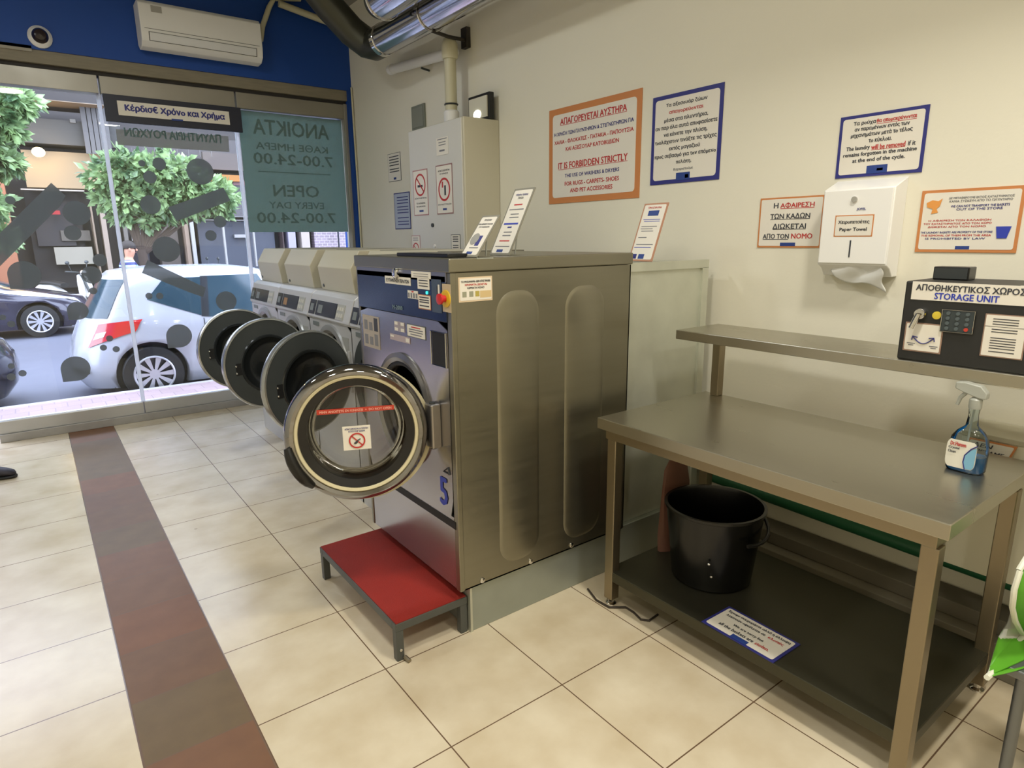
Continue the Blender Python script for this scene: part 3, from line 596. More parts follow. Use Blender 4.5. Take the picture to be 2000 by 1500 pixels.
M().lathe([(.016, .195), (.017, .20), (.017, .222), (.012, .228)], bc, (0, 0, 1), 20).build('collar', nozz, t)
hd = M().rings([[(bc.x+dx*.014, bc.y+yy, TZ+.228+zz+dz*hh) for dx, dz in ((-1, 0), (1, 0), (1, 1), (-1, 1))] for yy, zz, hh in ((-.028, .0, .018), (-.01, .0, .038), (.03, .012, .032), (.05, .020, .022), (.054, .022, .018))])
hd.build('trigger_head', nozz, t, bevel=.003)
M().tube([(bc.x, bc.y+.028, TZ+.238), (bc.x, bc.y+.040, TZ+.222), (bc.x, bc.y+.046, TZ+.198)], [.006, .006, .005], 8).build('trigger', nozz, t)
M().tube([(bc.x, bc.y, TZ+.20), (bc.x, bc.y+.004, TZ+.12), (bc.x+.01, bc.y+.01, TZ+.01)], .003, 6).build('dip_tube', nozz, t)

# ------------------------------------------------------------------ white ledge & handwritten sign behind the table end
a = atx(1936, 858, 2.5)
t = thing('white_panel', 'low white panelled box behind the table, by the spray bottle', 'box', (2.58, .45, 0))
M().box(2.50, 2.66, .20, .74, .36, .845).build('box_body', mat('lit_white_panel', (226, 222, 200), .5), t, smooth=False, bevel=.003)
M().box(2.49, 2.698, .18, .75, .845, .862).build('lid', mat('cream_lid', (178, 172, 148), .5), t, smooth=False, bevel=.002)
sign('notice', 'handwritten white card with orange edge leaning behind the spray bottle', 'sign', (2.485, .735, .772), WR, Vector((.0, -.30, .955)), .135, .075, border=orange, bw=.006, lines=[('ΔΕΝ', greyp, .35, .75, .4, .2), ('ΠΕΤΑΜΕ', greyp, .55, .45, .6, .18), ('κάτω', greyp, .4, .2, .3, .12)])

# ------------------------------------------------------------------ below the table
bcx, bcy, bz = 2.07, 1.41, .16
t = thing('waste_bin', 'round black plastic bin on the lower shelf under the table', 'bin', (bcx, bcy, bz))
M().lathe([(.001, .001), (.15, .001), (.157, .006), (.19, .30), (.198, .305), (.198, .315), (.186, .315), (.182, .30), (.15, .012), (.001, .012)], (bcx, bcy, bz), (0, 0, 1), 44, cap=False).build('bucket', mat('bin_black', (12, 12, 12), .25), t)
hp = [(bcx+.2*math.cos(q)*1.0, bcy-.2*math.sin(q)*.55-.10*math.sin(q), bz+.29-.07*math.sin(q)) for q in [PI*k/16-.25 for k in range(12)]]
M().tube(hp, .007, 8).build('handle', black, t)
for dx, dz in ((-.02, .08), (.0, .02)):
    M().ball((bcx-.14+dx, bcy-.1, bz+.06+dz), .006).build('rivet', chrome, t)
bagp = mat('pink_orange_bag', (112, 76, 62), .6)
q = M(); random.seed(3)
q.rings([[(2.13+r*math.cos(p)*(1+.12*math.sin(3*p+i)), 1.66+r*.35*math.sin(p), .16+z) for p in [2*PI*k/14 for k in range(14)]] for i, (z, r) in enumerate(((.001, .08), (.08, .09), (.2, .09), (.3, .085), (.38, .07), (.42, .04)))])
tag(q.build('plastic_bag', bagp), 'crumpled pinkish bag on the lower shelf behind the black bin', 'bag')
a = atz(1427, 1187, .16); b = atz(1567, 1262, .16); c = atz(1370, 1215, .16)
U = (b-a); wd = U.length; U.normalize(); Vv = (a-c); hh = Vv.length; Vv = (Vv-U*Vv.dot(U)).normalized()
sign('notice', 'navy-framed notice about stolen baskets lying on the lower shelf of the table', 'sign', Vector((c.x, c.y, .1605)), U, Vv, wd, hh, border=navy, bw=.010, t=.003, lines=[
    ('Έχουμε συγχωρήστε αλλά η έλλειψη', greyp, .5, .82, .86, .10), ('λεκανών οφείλεται σε', greyp, .38, .66, .55, .10), ('κλοπές', redp, .80, .66, .2, .10), ('We are sorry but', greyp, .5, .44, .42, .10), ('all the baskets are', greyp, .40, .27, .48, .10), ('stolen.', redp, .76, .27, .18, .10)],
    rects=[(logom, .40, .03, .62, .17)])
# cable on the floor
cp = [atz(x, y, .006) for x, y in ((1148, 1150), (1165, 1172), (1190, 1186), (1222, 1186), (1238, 1196), (1252, 1210), (1268, 1212), (1285, 1200))]
tag(M().tube(cp, .0045, 6).build('floor_cable', mat('dark_cable', (52, 44, 36), .6)), 'thin dark cable lying on the floor by the table leg', 'cable')
# pipes along the wall
tag(M().cyl((2.655, -.5, .285), (2.655, 1.86, .32), .032, n=18).build('green_pipe', mat('green_paint', (32, 96, 62), .5)), 'green pipe running along the right wall behind the table', 'pipe')
t = thing('wall_trunking', 'grey trunking box along the foot of the right wall behind table', 'trunking', (2.58, .8, 0))
M().box(2.50, 2.69, -.5, 1.86, 0, .13).build('base_channel', mat('dusty_grey', (126, 120, 104), .7, noise=.1), t, smooth=False, bevel=.004)
M().box(2.56, 2.69, -.5, 1.86, .13, .19).build('cover_strip', mat('dusty_grey2', (110, 104, 90), .7, noise=.1), t, smooth=False, bevel=.004)

# ------------------------------------------------------------------ green shopping bag on a metal stool
t = thing('metal_stool', 'low grey metal stool at right edge carrying the green bag', 'stool', (2.01, .25, 0))
M().box(1.84, 2.18, .12, .385, .425, .449).build('seat', mat('grey_metal', (120, 122, 122), .4, .7), t, smooth=False, bevel=.004)
for x in (1.86, 2.15):
    for y in (.15, .34): M().cyl((x, y, 0), (x, y, .43), .014).build('leg', mat('grey_metal', (120, 122, 122), .4, .7), t)
greenm = mat('green_bag', (86, 156, 34), .5, noise=.12, nscale=14); trimw = mat('white_bag_trim', (226, 226, 208), .5)
t = thing('shopping_bag', 'bright green shopping bag with white trim at right edge', 'bag', (1.98, .27, .45))
edge = [aty(1925, 1326, .388), aty(1962, 1290, .388), aty(1996, 1240, .388), aty(1981, 1212, .388), aty(1975, 1185, .388), aty(1979, 1150, .388), aty(1990, 1114, .388)]
back = [aty(1930, 1318, .395), aty(1938, 1290, .41), aty(1950, 1245, .425), aty(1968, 1215, .425), aty(1976, 1190, .42), aty(1982, 1150, .42), aty(1992, 1116, .42)]
for v_ in back: v_.z = max(v_.z, .452)
edge[0].z = max(edge[0].z, .452)
def ed(L_, v): q = min(5.9999, v*6); i_ = int(q); return L_[i_].lerp(L_[i_+1], q-i_)
def fp(u, v):
    e = ed(edge, v); return e.lerp(Vector((2.12, .30, e.z-.0*u)), u)+Vector((0, -.03*math.sin(PI*u)+.02*math.sin(7*v+4*u)*u, 0))
M().grid(fp, 14, 18).build('front_panel', greenm, t, fix=False, solid=.002)
M().grid(lambda u, v: ed(back, v).lerp(Vector((2.12, .40, ed(back, v).z)), u), 6, 12).build('back_panel', greenm, t, fix=False, solid=.002)
M().grid(lambda u, v: ed(edge, v).lerp(ed(back, v), u), 6, 12).build('side_gusset', mat('bag_inside', (190, 190, 174), .6), t, fix=False, solid=.002)
M().grid(lambda u, v: Vector((2.12, .30+.10*u, .452+(edge[6].z-.452)*v)), 3, 3).build('far_gusset', greenm, t, fix=False, solid=.002)
M().prism([(edge[0].x+.01, .386), (2.12, .30), (2.12, .40), (back[0].x+.005, back[0].y)], (0, 0, .4502), (1, 0, 0), (0, 1, 0), .003).build('bottom', greenm, t, smooth=False)
M().tube([v+Vector((0, -.002, 0)) for v in edge], .007, 8).build('white_trim', trimw, t)
M().tube([edge[6], edge[6]+Vector((.06, -.01, .06)), edge[6]+Vector((.14, -.03, .08)), edge[6]+Vector((.2, -.05, .05)), edge[6]+Vector((.24, -.06, 0))], .007, 8).build('handle', trimw, t)

# ------------------------------------------------------------------ big washer number 5
BX0, BX1, BY0, BY1, BZ0, BZT = 1.14, 2.035, 1.87, 2.655, .2, 1.458
t = thing('washing_machine', 'large stainless steel washer numbered 5 with its round door open', 'washing machine', (1.6, 2.26, 0))
# body with a real drum opening in the front (front sheet is a separate ring-cut panel)
oc = Vector((BX0, 2.262, .845)); OR = .205
body = M()
body.box(BX0+.02, BX1, BY0, BY0+.006, BZ0, BZT-.05)      # side panel towards the table
body.box(BX0+.02, BX1, BY1-.006, BY1, BZ0, BZT-.05)
body.box(BX1-.006, BX1, BY0, BY1, BZ0, BZT-.05); body.box(BX0+.02, BX1, BY0, BY1, BZ0, BZ0+.006)
bo = body.build('body', steel, t, smooth=False)
# pressed rib outlines on the side panel
def rr(x0, x1, z0, z1, r, y, n=8):
    p = []
    for cx, cz, a0 in ((x1-r, z0+r, -PI/2), (x1-r, z1-r, 0), (x0+r, z1-r, PI/2), (x0+r, z0+r, PI)):
        p += [(cx+r*math.cos(a0+k*PI/2/n), y, cz+r*math.sin(a0+k*PI/2/n)) for k in range(n+1)]
    return p
for a, b in ((1.33, 1.53), (1.665, 1.88)):
    q = M(); o1 = rr(a, b, .245, 1.335, .085, BY0); i1 = rr(a+.016, b-.016, .261, 1.319, .075, BY0-.004); i0 = rr(a-.002, b+.002, .243, 1.337, .087, BY0+.001)
    q.rings([i0, o1, i1], closed=True, cap=False); q.f.append(tuple(range(len(q.v)-len(i1), len(q.v))))
    q.build('pressed_rib', steel, t, ang=60)
M().box(BX0-.006, BX1+.006, BY0-.006, BY1+.004, BZT-.048, BZT).build('lid', steel, t, smooth=False, bevel=.004)
M().box(BX0, BX0+.022, BY0-.002, BY0+.028, BZ0, BZT-.048).build('corner_trim', steel, t, smooth=False, bevel=.003)
M().box(BX0, BX0+.022, BY1-.02, BY1, BZ0, BZT-.048).build('corner_trim', steel, t, smooth=False, bevel=.003)
for x in (1.242, 1.484, 1.712, 1.975): M().lathe([(.011, 0), (.011, .004), (.001, .008)], (x, BY0, .216), (0, -1, 0), 14).build('screw', chrome, t)
# front sheet with hole
def holed(mm, x, y0, y1, z0, z1, cy, cz, R, n=48, th=.004):
    for xx in (x, x+th):
        k = len(mm.v); ci = []; ou = []
        for i in range(n):
            a = 2*PI*i/n; dy, dz = math.cos(a), math.sin(a)
            ty = ((y1-cy)/dy if dy > 1e-9 else (y0-cy)/dy if dy < -1e-9 else 1e9); tz = ((z1-cz)/dz if dz > 1e-9 else (z0-cz)/dz if dz < -1e-9 else 1e9)
            tt = min(ty, tz); ci.append((xx, cy+R*dy, cz+R*dz)); ou.append((xx, cy+tt*dy, cz+tt*dz))
        mm.rings([ci, ou], cap=False)
fs = M(); holed(fs, BX0, BY0+.03, BY1-.02, .50, 1.235, oc.y, oc.z, OR+.02); fs.build('front_sheet', frontm, t, smooth=False)
M().box(BX0, BX0+.02, BY0+.028, BY1-.02, .46, .50).build('lower_front_band', frontm, t, smooth=False)
M().box(BX0-.002, BX0+.02, BY0+.015, BY1-.01, .455, .485).build('dark_gap_strip', blackm, t, smooth=False)
M().box(BX0+.004, BX0+.02, BY0+.02, BY1-.02, BZ0, .457).build('kick_panel', frontm, t, smooth=False, bevel=.002)
# drum ring and drum
M().lathe([(OR+.028, .0), (OR+.03, -.008), (OR+.012, -.014), (OR-.005, -.006), (OR-.012, .04), (OR-.004, .05), (OR+.0, .03)], oc, (1, 0, 0), 56, cap=False).build('door_seat', mat('seat_steel', (158, 156, 154), .3, .9), t)
M().torus((BX0+.01, oc.y, oc.z), (1, 0, 0), OR-.012, .014, 48, 10).build('door_gasket', rubber, t)
M().lathe([(OR-.01, .03), (OR-.01, .05), (.24, .06), (.24, .5), (.001, .5)], oc, (1, 0, 0), 40, cap=False).build('drum', mat('dark_drum', (66, 64, 62), .35, .9), t)
# control panel
M().box(BX0-.004, BX0+.02, BY0+.026, BY1-.018, 1.237, 1.398).build('control_panel', mat('navy_control_panel', (16, 32, 62), .22, noise=.15, nscale=12), t, smooth=False, bevel=.002)
M().box(BX0-.002, BX0+.02, BY0+.026, BY1-.018, 1.398, 1.411).build('panel_groove', mat('groove', (40, 46, 62), .5), t, smooth=False)
M().box(BX0-.004, BX0+.02, BY0+.024, BY1-.018, 1.375, 1.412).build('upper_band', mat('silver_band', (120, 122, 138), .35, .5), t, smooth=False, bevel=.002)
fx = BX0-.0045
def mrect(tl, br, name, m_, th=.003, x=None, parent=t, **k):
    x = fx if x is None else x
    a = atx(*tl, x); b = atx(*br, x); return M().slab((x, a.y, min(a.z, b.z)), WR, UPZ, a.y-b.y, abs(a.z-b.z), th).build(name, m_, parent, smooth=False, **k)
def mlab(y0, y1, z0, z1, x=None, parent=t, pname='label', **k):
    x = fx if x is None else x; return sign('', '', '', (x, y0, z0), WR, UPZ, y0-y1, z1-z0, parent=parent, t=.0012, pname=pname, **k)
def yz(a, b, x=fx): p = atx(a, b, x); return round(p.y, 3), round(p.z, 3)
bars = lambda ys, m_=greyp: [(m_, .12, y, .88, y+.08) for y in ys]
y0, zc = yz(752, 538); y1, _ = yz(802, 546); mlab(y0, y1, 1.352, 1.382, lines=[('ΕΞΥΠΗΡΕΤΗΣΗ ΠΕΛΑΤΩΝ', greyp, .5, .5, .88, .45)])
y0, _ = yz(803, 522); y1, _ = yz(841, 528); mlab(y0, y1, 1.384, 1.408, rects=bars((.6, .25), midp))
y0, _ = yz(770, 518); c_ = M().lathe([(.02, 0), (.02, .012), (.014, .016), (.001, .016)], (fx, yz(775, 519)[0], 1.395), (-1, 0, 0), 24).build('lock_knob', chrome, t)
y0, _ = yz(816, 555); y1, _ = yz(839, 560); mlab(y0, y1, 1.345, 1.385, rects=bars((.75, .5, .25)))
y0, _ = yz(818, 595); y1, _ = yz(842, 600); mlab(y0, y1, 1.272, 1.325, border=mat('orange_thin', (190, 130, 90), .5), bw=.003, rects=bars((.78, .6, .45, .2)))
y0, _ = yz(797, 580); y1, _ = yz(817, 583); mlab(y0, y1, 1.305, 1.335, rects=[(midp, .05+.25*i, .1, .2+.25*i, .7) for i in range(4)]+[(redp, .4, .8, .6, .95)], pname='button_block')
M().cyl((fx, yz(835, 578)[0], 1.334), (fx-.004, yz(835, 578)[0], 1.334), .006).build('indicator_light', mat('cyan_led', (60, 200, 200), .4, emit=1.2), t)
y0, _ = yz(843, 560); y1, _ = yz(862, 565); mlab(y0, y1, 1.268, 1.385, board=mat('coin_plate', (92, 104, 112), .35, .6), pname='coin_slot_plate', rects=[(greyp, .55, .25, .65, .8), (paper, .68, .55, .84, .85)])
y0, _ = yz(864, 565); y1, _ = yz(879, 568); mlab(y0, y1-.004, 1.275, 1.372, board=mat('tan_plate', (190, 172, 140), .5), pname='emergency_plate')
c = (fx-.001, (y0+y1)/2, 1.322); M().lathe([(.03, 0), (.03, .004), (.02, .006)], c, (-1, 0, 0), 28).build('emergency_collar', mat('stop_yellow', (214, 176, 40), .4), t)
M().lathe([(.012, .004), (.012, .02), (.019, .022), (.019, .03), (.001, .034)], c, (-1, 0, 0), 28).build('emergency_button', mat('stop_red', (190, 34, 34), .35), t)
tm = M(); y0, _ = yz(768, 606); put_text(tm, 'M-2000', (fx-.001, y0, 1.252), WR, UPZ, 0, .085, .01, .016); tm.build('model_mark', mat('pale_mark', (120, 140, 140), .5), t, smooth=False)
# lower stickers on front sheet
fx2 = BX0-.0005
y0, z1 = yz(708, 612, fx2); y1, z0 = yz(743, 676, fx2); mlab(y0, y1, 1.065, 1.205, x=fx2, board=mat('dull_sheet', (168, 158, 146), .5), rects=[(midp, .1, .1, .3, .4), (midp, .4, .1, .6, .35), (midp, .1, .55, .3, .85), (greyp, .7, .55, .92, .95), (midp, .4, .55, .6, .8), (midp, .7, .1, .9, .45)])
y0, _ = yz(795, 632, fx2); y1, _ = yz(831, 640, fx2); mlab(y0, y1, 1.155, 1.205, x=fx2, border=mat('grey_border', (96, 98, 96), .5), bw=.003, rects=[(redp, .25, .76, .75, .84), (midp, .12, .58, .88, .66), (midp, .12, .4, .88, .48), (midp, .2, .2, .8, .28)])
y0, _ = yz(762, 650, fx2); y1, _ = yz(801, 660, fx2); mlab(y0, y1, 1.125, 1.15, x=fx2, board=mat('faded_mauve', (176, 160, 162), .5), rects=[(paper, .03, .5, .2, .8), (paper, .8, .2, .96, .8)])
y0, _ = yz(770, 628, fx2); y1, _ = yz(790, 632, fx2); mlab(y0, y1, 1.165, 1.205, x=fx2, board=mat('faded_mauve2', (160, 150, 156), .5), rects=[(paper, .05, .65, .35, .95), (paper, .65, .65, .95, .95), (paper, .05, .05, .35, .35), (paper, .65, .05, .95, .35)])
vb = mlab(2.008, 1.912, 1.075, 1.195, x=fx2, board=blackm, pname='coin_return'); M().tube([(fx2-.003, 2.012, 1.197), (fx2-.003, 1.908, 1.197), (fx2-.003, 1.908, 1.073), (fx2-.003, 2.012, 1.073)], .003, 6, loop=True).build('coin_return_rim', chrome, vb)
y0, _ = yz(856, 957, fx2); tm = M(); put_text(tm, '5', (fx2, 1.99, .525), WR, UPZ, 0, .052, .06, .11, .002, bold=.03); tm.build('machine_number', bluep, t, smooth=False)
M().tube([(fx2-.002, 1.925, .692), (fx2-.002, 1.96, .668), (fx2-.002, 1.915, .668)], .003, 6, loop=True).build('outline_mark', greyp, t)
# sticker on side panel
sign('', '', '', (1.172, BY0, 1.307), (1, 0, 0), (0, 0, 1), .142, .086, parent=t, t=.0015, pname='payment_label', border=mat('cream_border', (214, 192, 160), .5), bw=.005, lines=[('ΤΟ ΜΗΧΑΝΗΜΑ ΔΕΝ ΕΠΙΣΤΡΕΦΕΙ', greyp, .5, .82, .86, .09), ('ΧΡΗΜΑΤΑ ΔΕΧΕΤΑΙ', redp, .5, .69, .66, .08), ('ΚΕΡΜΑΤΑ ΜΟΝΟ', greyp, .5, .56, .5, .08)],
     rects=[(mat('sticker_tan', (206, 180, 130), .5), .62, .14, .96, .42), (mat('coin_grey', (150, 150, 128), .4), .1, .2, .22, .42), (mat('coin_grey', (150, 150, 128), .4), .3, .2, .42, .42), (mat('coin_gold', (176, 160, 80), .4), .48, .2, .6, .42)])
# plinth
pl = thing('machine_plinth', 'grey galvanised metal plinth under washer number 5', 'plinth', (1.8, 2.3, 0))
M().box(1.195, 2.62, 1.885, 2.64, 0, .2).build('plinth_box', mat('plinth_sheet', (166, 172, 164), .45, .7, noise=.14, nscale=9), pl, smooth=False, bevel=.003)
M().box(1.19, 1.20, 1.88, 1.93, 0, .2).build('corner_flange', galv, pl, smooth=False)
# open door
a_ = .4; D = .508; hc = Vector((.869, 2.107, .842)); dn = Vector((-math.sin(a_), -math.cos(a_), 0)); du = Vector((-math.cos(a_), math.sin(a_), 0))
dr = thing('porthole_door', 'tmp', 'tmp', (0, 0, 0)); bpy.data.objects.remove(dr)
R = D/2
door = M().lathe([(R-.040, .010), (R-.038, .03), (R-.034, .043), (R-.022, .048), (R-.010, .043), (R-.002, .03), (R+.001, .012), (R-.002, -.004), (R-.008, -.012), (R-.03, -.014), (R-.038, -.008)], hc, dn, 72, cap=False, loop=True).build('door', mat('door_chrome', (150, 149, 150), .06, 1), t)
M().lathe([(R-.050, .030), (R-.047, .038), (R-.039, .041), (R-.035, .037), (R-.045, .028)], hc, dn, 72, cap=False, loop=True).build('pale_ring', mat('cream_ring', (206, 196, 160), .35), door)
M().lathe([(R-.078, .022), (R-.050, .034), (R-.047, .01), (R-.078, -.02)], hc, dn, 72, cap=False, loop=True).build('black_bezel', mat('door_black', (22, 20, 20), .3), door)
gl = glassmat('door_glass', (.86, .86, .84), 1.6, .02)
M().lathe([(.001, .018), (R-.076, .016)], hc, dn, 64, cap=False).build('outer_glass', gl, door)
M().lathe([(R-.076, -.02), (R-.078, -.06), (R-.088, -.09), (R-.12, -.115), (.001, -.12)], hc, dn, 64, cap=False).build('glass_bowl', gl, door)
M().lathe([(R-.03, -.016), (R-.02, -.016), (R-.004, -.03), (R+.006, -.03), (R-.02, -.04), (R-.04, -.03)], hc+Vector((.014, -.004, -.018)), dn, 72, cap=False, loop=True).build('reflection_flange', mat('cream_ring', (206, 196, 160), .35), door)  # flange ring enlarged and shifted to imitate a cream reflection in the chrome
hcn = hc+dn*.04
def dpt(ang, r, lift=.0): return hc+du*math.cos(ang)*r+Vector((0, 0, 1))*math.sin(ang)*r+dn*lift
M().tube([dpt(PI*(1.02+0)+k*.11-PI, R-.006, .03) for k in range(-1, 7)][::1] if False else [dpt(-.12-k*.10, R-.012, .045+.012*math.sin(PI*k/7)) for k in range(8)], [.014, .018, .02, .02, .02, .02, .018, .012], 12).build('handle', black, door)
# labels on glass: text band and pictogram card
rl = -du  # reading direction when seen from the aisle side
band = M(); put_text(band, 'ΜΗΝ ΑΝΟΙΓΕΤΕ ΕΝ ΚΙΝΗΣΕΙ  +  DO NOT OPEN', hc, rl, (0, 0, 1), -.13, .13, .088, .012, -.0, bold=.03)
N_ = rl.cross(Vector((0, 0, 1)))
sb = M().slab(hc+rl*-.135+Vector((0, 0, .078))+dn*.021, rl, (0, 0, 1), .27, .018, .001).build('red_warning_band', mat('red_band', (190, 60, 40), .5, alpha=.9), door, smooth=False)
tm = M(); put_text(tm, 'ΜΗΝ ΑΝΟΙΓΕΤΕ ΕΝ ΚΙΝΗΣΕΙ  +  DO NOT OPEN', hc+dn*.0225, rl, (0, 0, 1), -.125, .125, .087, .009, .001); tm.build('warning_lettering', mat('pale_red_print', (232, 170, 150), .5), door, smooth=False)
O = hc+rl*-.052+Vector((0, 0, -.062))+dn*.021
card = M().slab(O, rl, (0, 0, 1), .098, .09, .0012).build('pictogram_card', paper, door, smooth=False)
q = M(); cc = O+rl*.049+Vector((0, 0, .035))+dn*.003; Z = Vector((0, 0, 1))
q.rings([[cc+rl*math.cos(p)*r_+Z*math.sin(p)*r_+dn*l_ for r_, l_ in ((.029, 0), (.024, 0), (.024, .0008), (.029, .0008))] for p in [2*PI*k/40 for k in range(40)]], loop=True)
d_ = (rl-Z).normalized(); e_ = (rl+Z).normalized(); q.slab(cc-d_*.026-e_*.002, d_, e_, .052, .004, .0008)
q.build('prohibition_sign', redp, door, smooth=False)
q = M(); q.ball(cc+rl*-.006+Z*-.009, .006, .002, .004); q.tube([cc+rl*-.006+Z*-.006, cc+rl*.004+Z*.002, cc+rl*.012+Z*.006], .0018, 6); q.tube([cc+rl*.004+Z*.002, cc+rl*.0+Z*-.008], .0018, 6); q.build('animal_pictogram', greyp, door)
tm = M(); put_text(tm, 'ΑΠΑΓΟΡΕΥΕΤΑΙ Η ΠΛΥΣΗ', O+dn*.002, rl, Z, .008, .09, .080, .006, .001); put_text(tm, 'ΑΞΕΣΟΥΑΡ ΖΩΩΝ', O+dn*.002, rl, Z, .02, .078, .071, .006, .001); tm.build('card_lettering', navy, door, smooth=False)
# hinge
M().box(1.10, 1.14, 1.965, 2.02, .76, .93).build('hinge', frontm, t, smooth=False, bevel=.006)
for z in (.775, .915): M().cyl((1.118, 1.99, z-.02), (1.118, 1.99, z+.02), .012).build('hinge_pin', darkgr, t)

# galvanised rear box
t = thing('rear_housing', 'pale galvanised metal housing between washer 5 and the wall', 'housing', (2.32, 2.3, .2))
M().box(2.045, 2.60, 1.91, 2.64, .2, 1.405).build('sheet_box', galv, t, smooth=False, bevel=.003)
M().box(2.042, 2.61, 1.898, 1.91, 1.375, 1.413).build('top_flange', galv, t, smooth=False)
M().box(2.565, 2.61, 1.898, 1.91, .2, 1.376).build('edge_flange', galv, t, smooth=False)
for z in (1.36, 1.05, .8): M().lathe([(.006, 0), (.005, .004), (.001, .005)], (2.06, 1.91, z), (0, -1, 0), 10).build('screw', chrome, t)

# sign holders on top
def lean_sign(label, x0, z, yl, yr, h, dx, dy, border, **k):
    O = Vector((x0, yl, z)); U = Vector((0, -1, 0)); Vd = Vector((dx, dy, math.sqrt(max(.01, h*h-dx*dx-dy*dy))));  Vn = (Vd-U*Vd.dot(U)).normalized()
    r = sign('sign_holder', label, 'sign', O, U, Vn, yl-yr, h, border=border, bw=.008, t=.004, **k)
    foot = M().slab(O+Vector((-.004, .004, .0)), U, (1, 0, 0), yl-yr+.008, .07, -.005); foot.build('acrylic_foot', mat('clear_acrylic', (170, 172, 160), .2, alpha=.7), r, smooth=False)
    st = M(); c = O+U*((yl-yr)/2)
    st.tube([c+Vn*h*.75+Vector((.004, 0, 0)), Vector((c.x+.075, c.y, z+.004))], .003, 6); st.build('back_strut', mat('clear_acrylic', (170, 172, 160), .2, alpha=.7), r)
    return r
tanb = mat('grey_tan_border', (128, 124, 108), .5)
lean_sign('small tilted sign with a round basket picture standing on washer 5', 1.25, BZT, 1.975, 1.865, .178, .105, 0, tanb, lines=[('ΠΡΟΣΟΧΗ', greyp, .5, .88, .4, .04), ('ΜΗΝ ΑΦΗΝΕΤΕ ΤΑ ΡΟΥΧΑ', greyp, .5, .78, .8, .04), ('ΣΤΟ ΜΗΧΑΝΗΜΑ', greyp, .5, .71, .6, .035)], rings=[(mat('pale_grey_print', (150, 148, 140), .5), .35, .42, .22, .95, 0)], rects=[(navy, .5, .26, .72, .5), (midp, .3, .2, .8, .225), (logom, .3, .06, .62, .12)])
lean_sign('tall tilted instruction sign standing on washer 5 near the wall', 1.47, BZT, 2.10, 1.97, .285, .13, 0, tanb, lines=[('Οδηγίες Χρήσης', navy, .5, .90, .6, .035), ('ΠΛΥΣΗ', greyp, .5, .85, .25, .03)], rects=[(redp, .3, .74, .7, .76), (midp, .15, .67, .85, .685), (midp, .3, .6, .7, .615), (midp, .3, .55, .75, .565), (bluep, .15, .45, .85, .475), (navy, .4, .4, .6, .42), (midp, .3, .33, .7, .345), (midp, .3, .28, .7, .295), (redp, .25, .2, .75, .215), (midp, .15, .12, .85, .13), (logom, .3, .04, .6, .08)])
lean_sign('tilted orange-framed sign standing on the galvanised housing', 2.22, 1.413, 2.055, 1.915, .275, .10, 0, mat('brown_orange_border', (176, 128, 98), .5), lines=[('ΠΡΟΣΦΟΡΑ', redp, .5, .92, .55, .035)], rects=[(logom, .28, .78, .72, .87), (bluep, .15, .71, .85, .72), (bluep, .2, .68, .85, .69), (midp, .15, .59, .8, .602), (midp, .15, .55, .65, .562), (midp, .2, .51, .7, .522), (midp, .15, .40, .5, .415), (midp, .15, .28, .85, .292), (bluep, .1, .23, .8, .242), (logom, .38, .04, .62, .12), (navy, .1, .04, .3, .12), (paper, .12, .055, .28, .105)])
# black strip holder under the signs on washer 5
tag(M().box(1.17, 1.30, 1.93, 2.32, BZT, BZT+.014).build('black_tray', black, smooth=False, bevel=.003), 'flat black tray on top of washer 5 beside the signs', 'tray')

# ------------------------------------------------------------------ red step
t = thing('step_platform', 'low metal step with red top in front of washer 5', 'step', (1.03, 2.28, 0))
greym = mat('grey_painted_metal', (84, 86, 82), .5, .3)
redt = mat('red_rubber', (140, 30, 16), .6, noise=.15, nscale=10, bump=.2, bscale=300)
SX0, SX1, SY0, SY1, SZ = .875, 1.185, 1.895, 2.655, .158
f = M(); f.box(SX0, SX1, SY0, SY0+.03, SZ-.035, SZ-.004); f.box(SX0, SX1, SY1-.03, SY1, SZ-.035, SZ-.004); f.box(SX0, SX0+.03, SY0+.03, SY1-.03, SZ-.035, SZ-.004); f.box(SX1-.03, SX1, SY0+.03, SY1-.03, SZ-.035, SZ-.004)
f.build('frame', greym, t, smooth=False, bevel=.002)
M().box(SX0+.004, SX1-.004, SY0+.004, SY1-.004, SZ-.004, SZ).build('red_top', redt, t, smooth=False)
for x in (SX0+.016, SX1-.016):
    for y in (SY0+.016, SY1-.016):
        lg = M().box(x-.015, x+.015, y-.015, y+.015, .0, SZ-.035).build('leg', greym, t, smooth=False, bevel=.002)
M().tube([(SX0+.03, SY0-.002, .012), (SX0+.035, SY0-.03, .008)], .008, 8).build('fixing_bolt', mat('dull_bolt', (150, 140, 120), .4, .8), t)
M().lathe([(.006, 0), (.005, .003)], (SX0+.017, SY0, .045), (0, -1, 0), 12).build('screw', chrome, t)

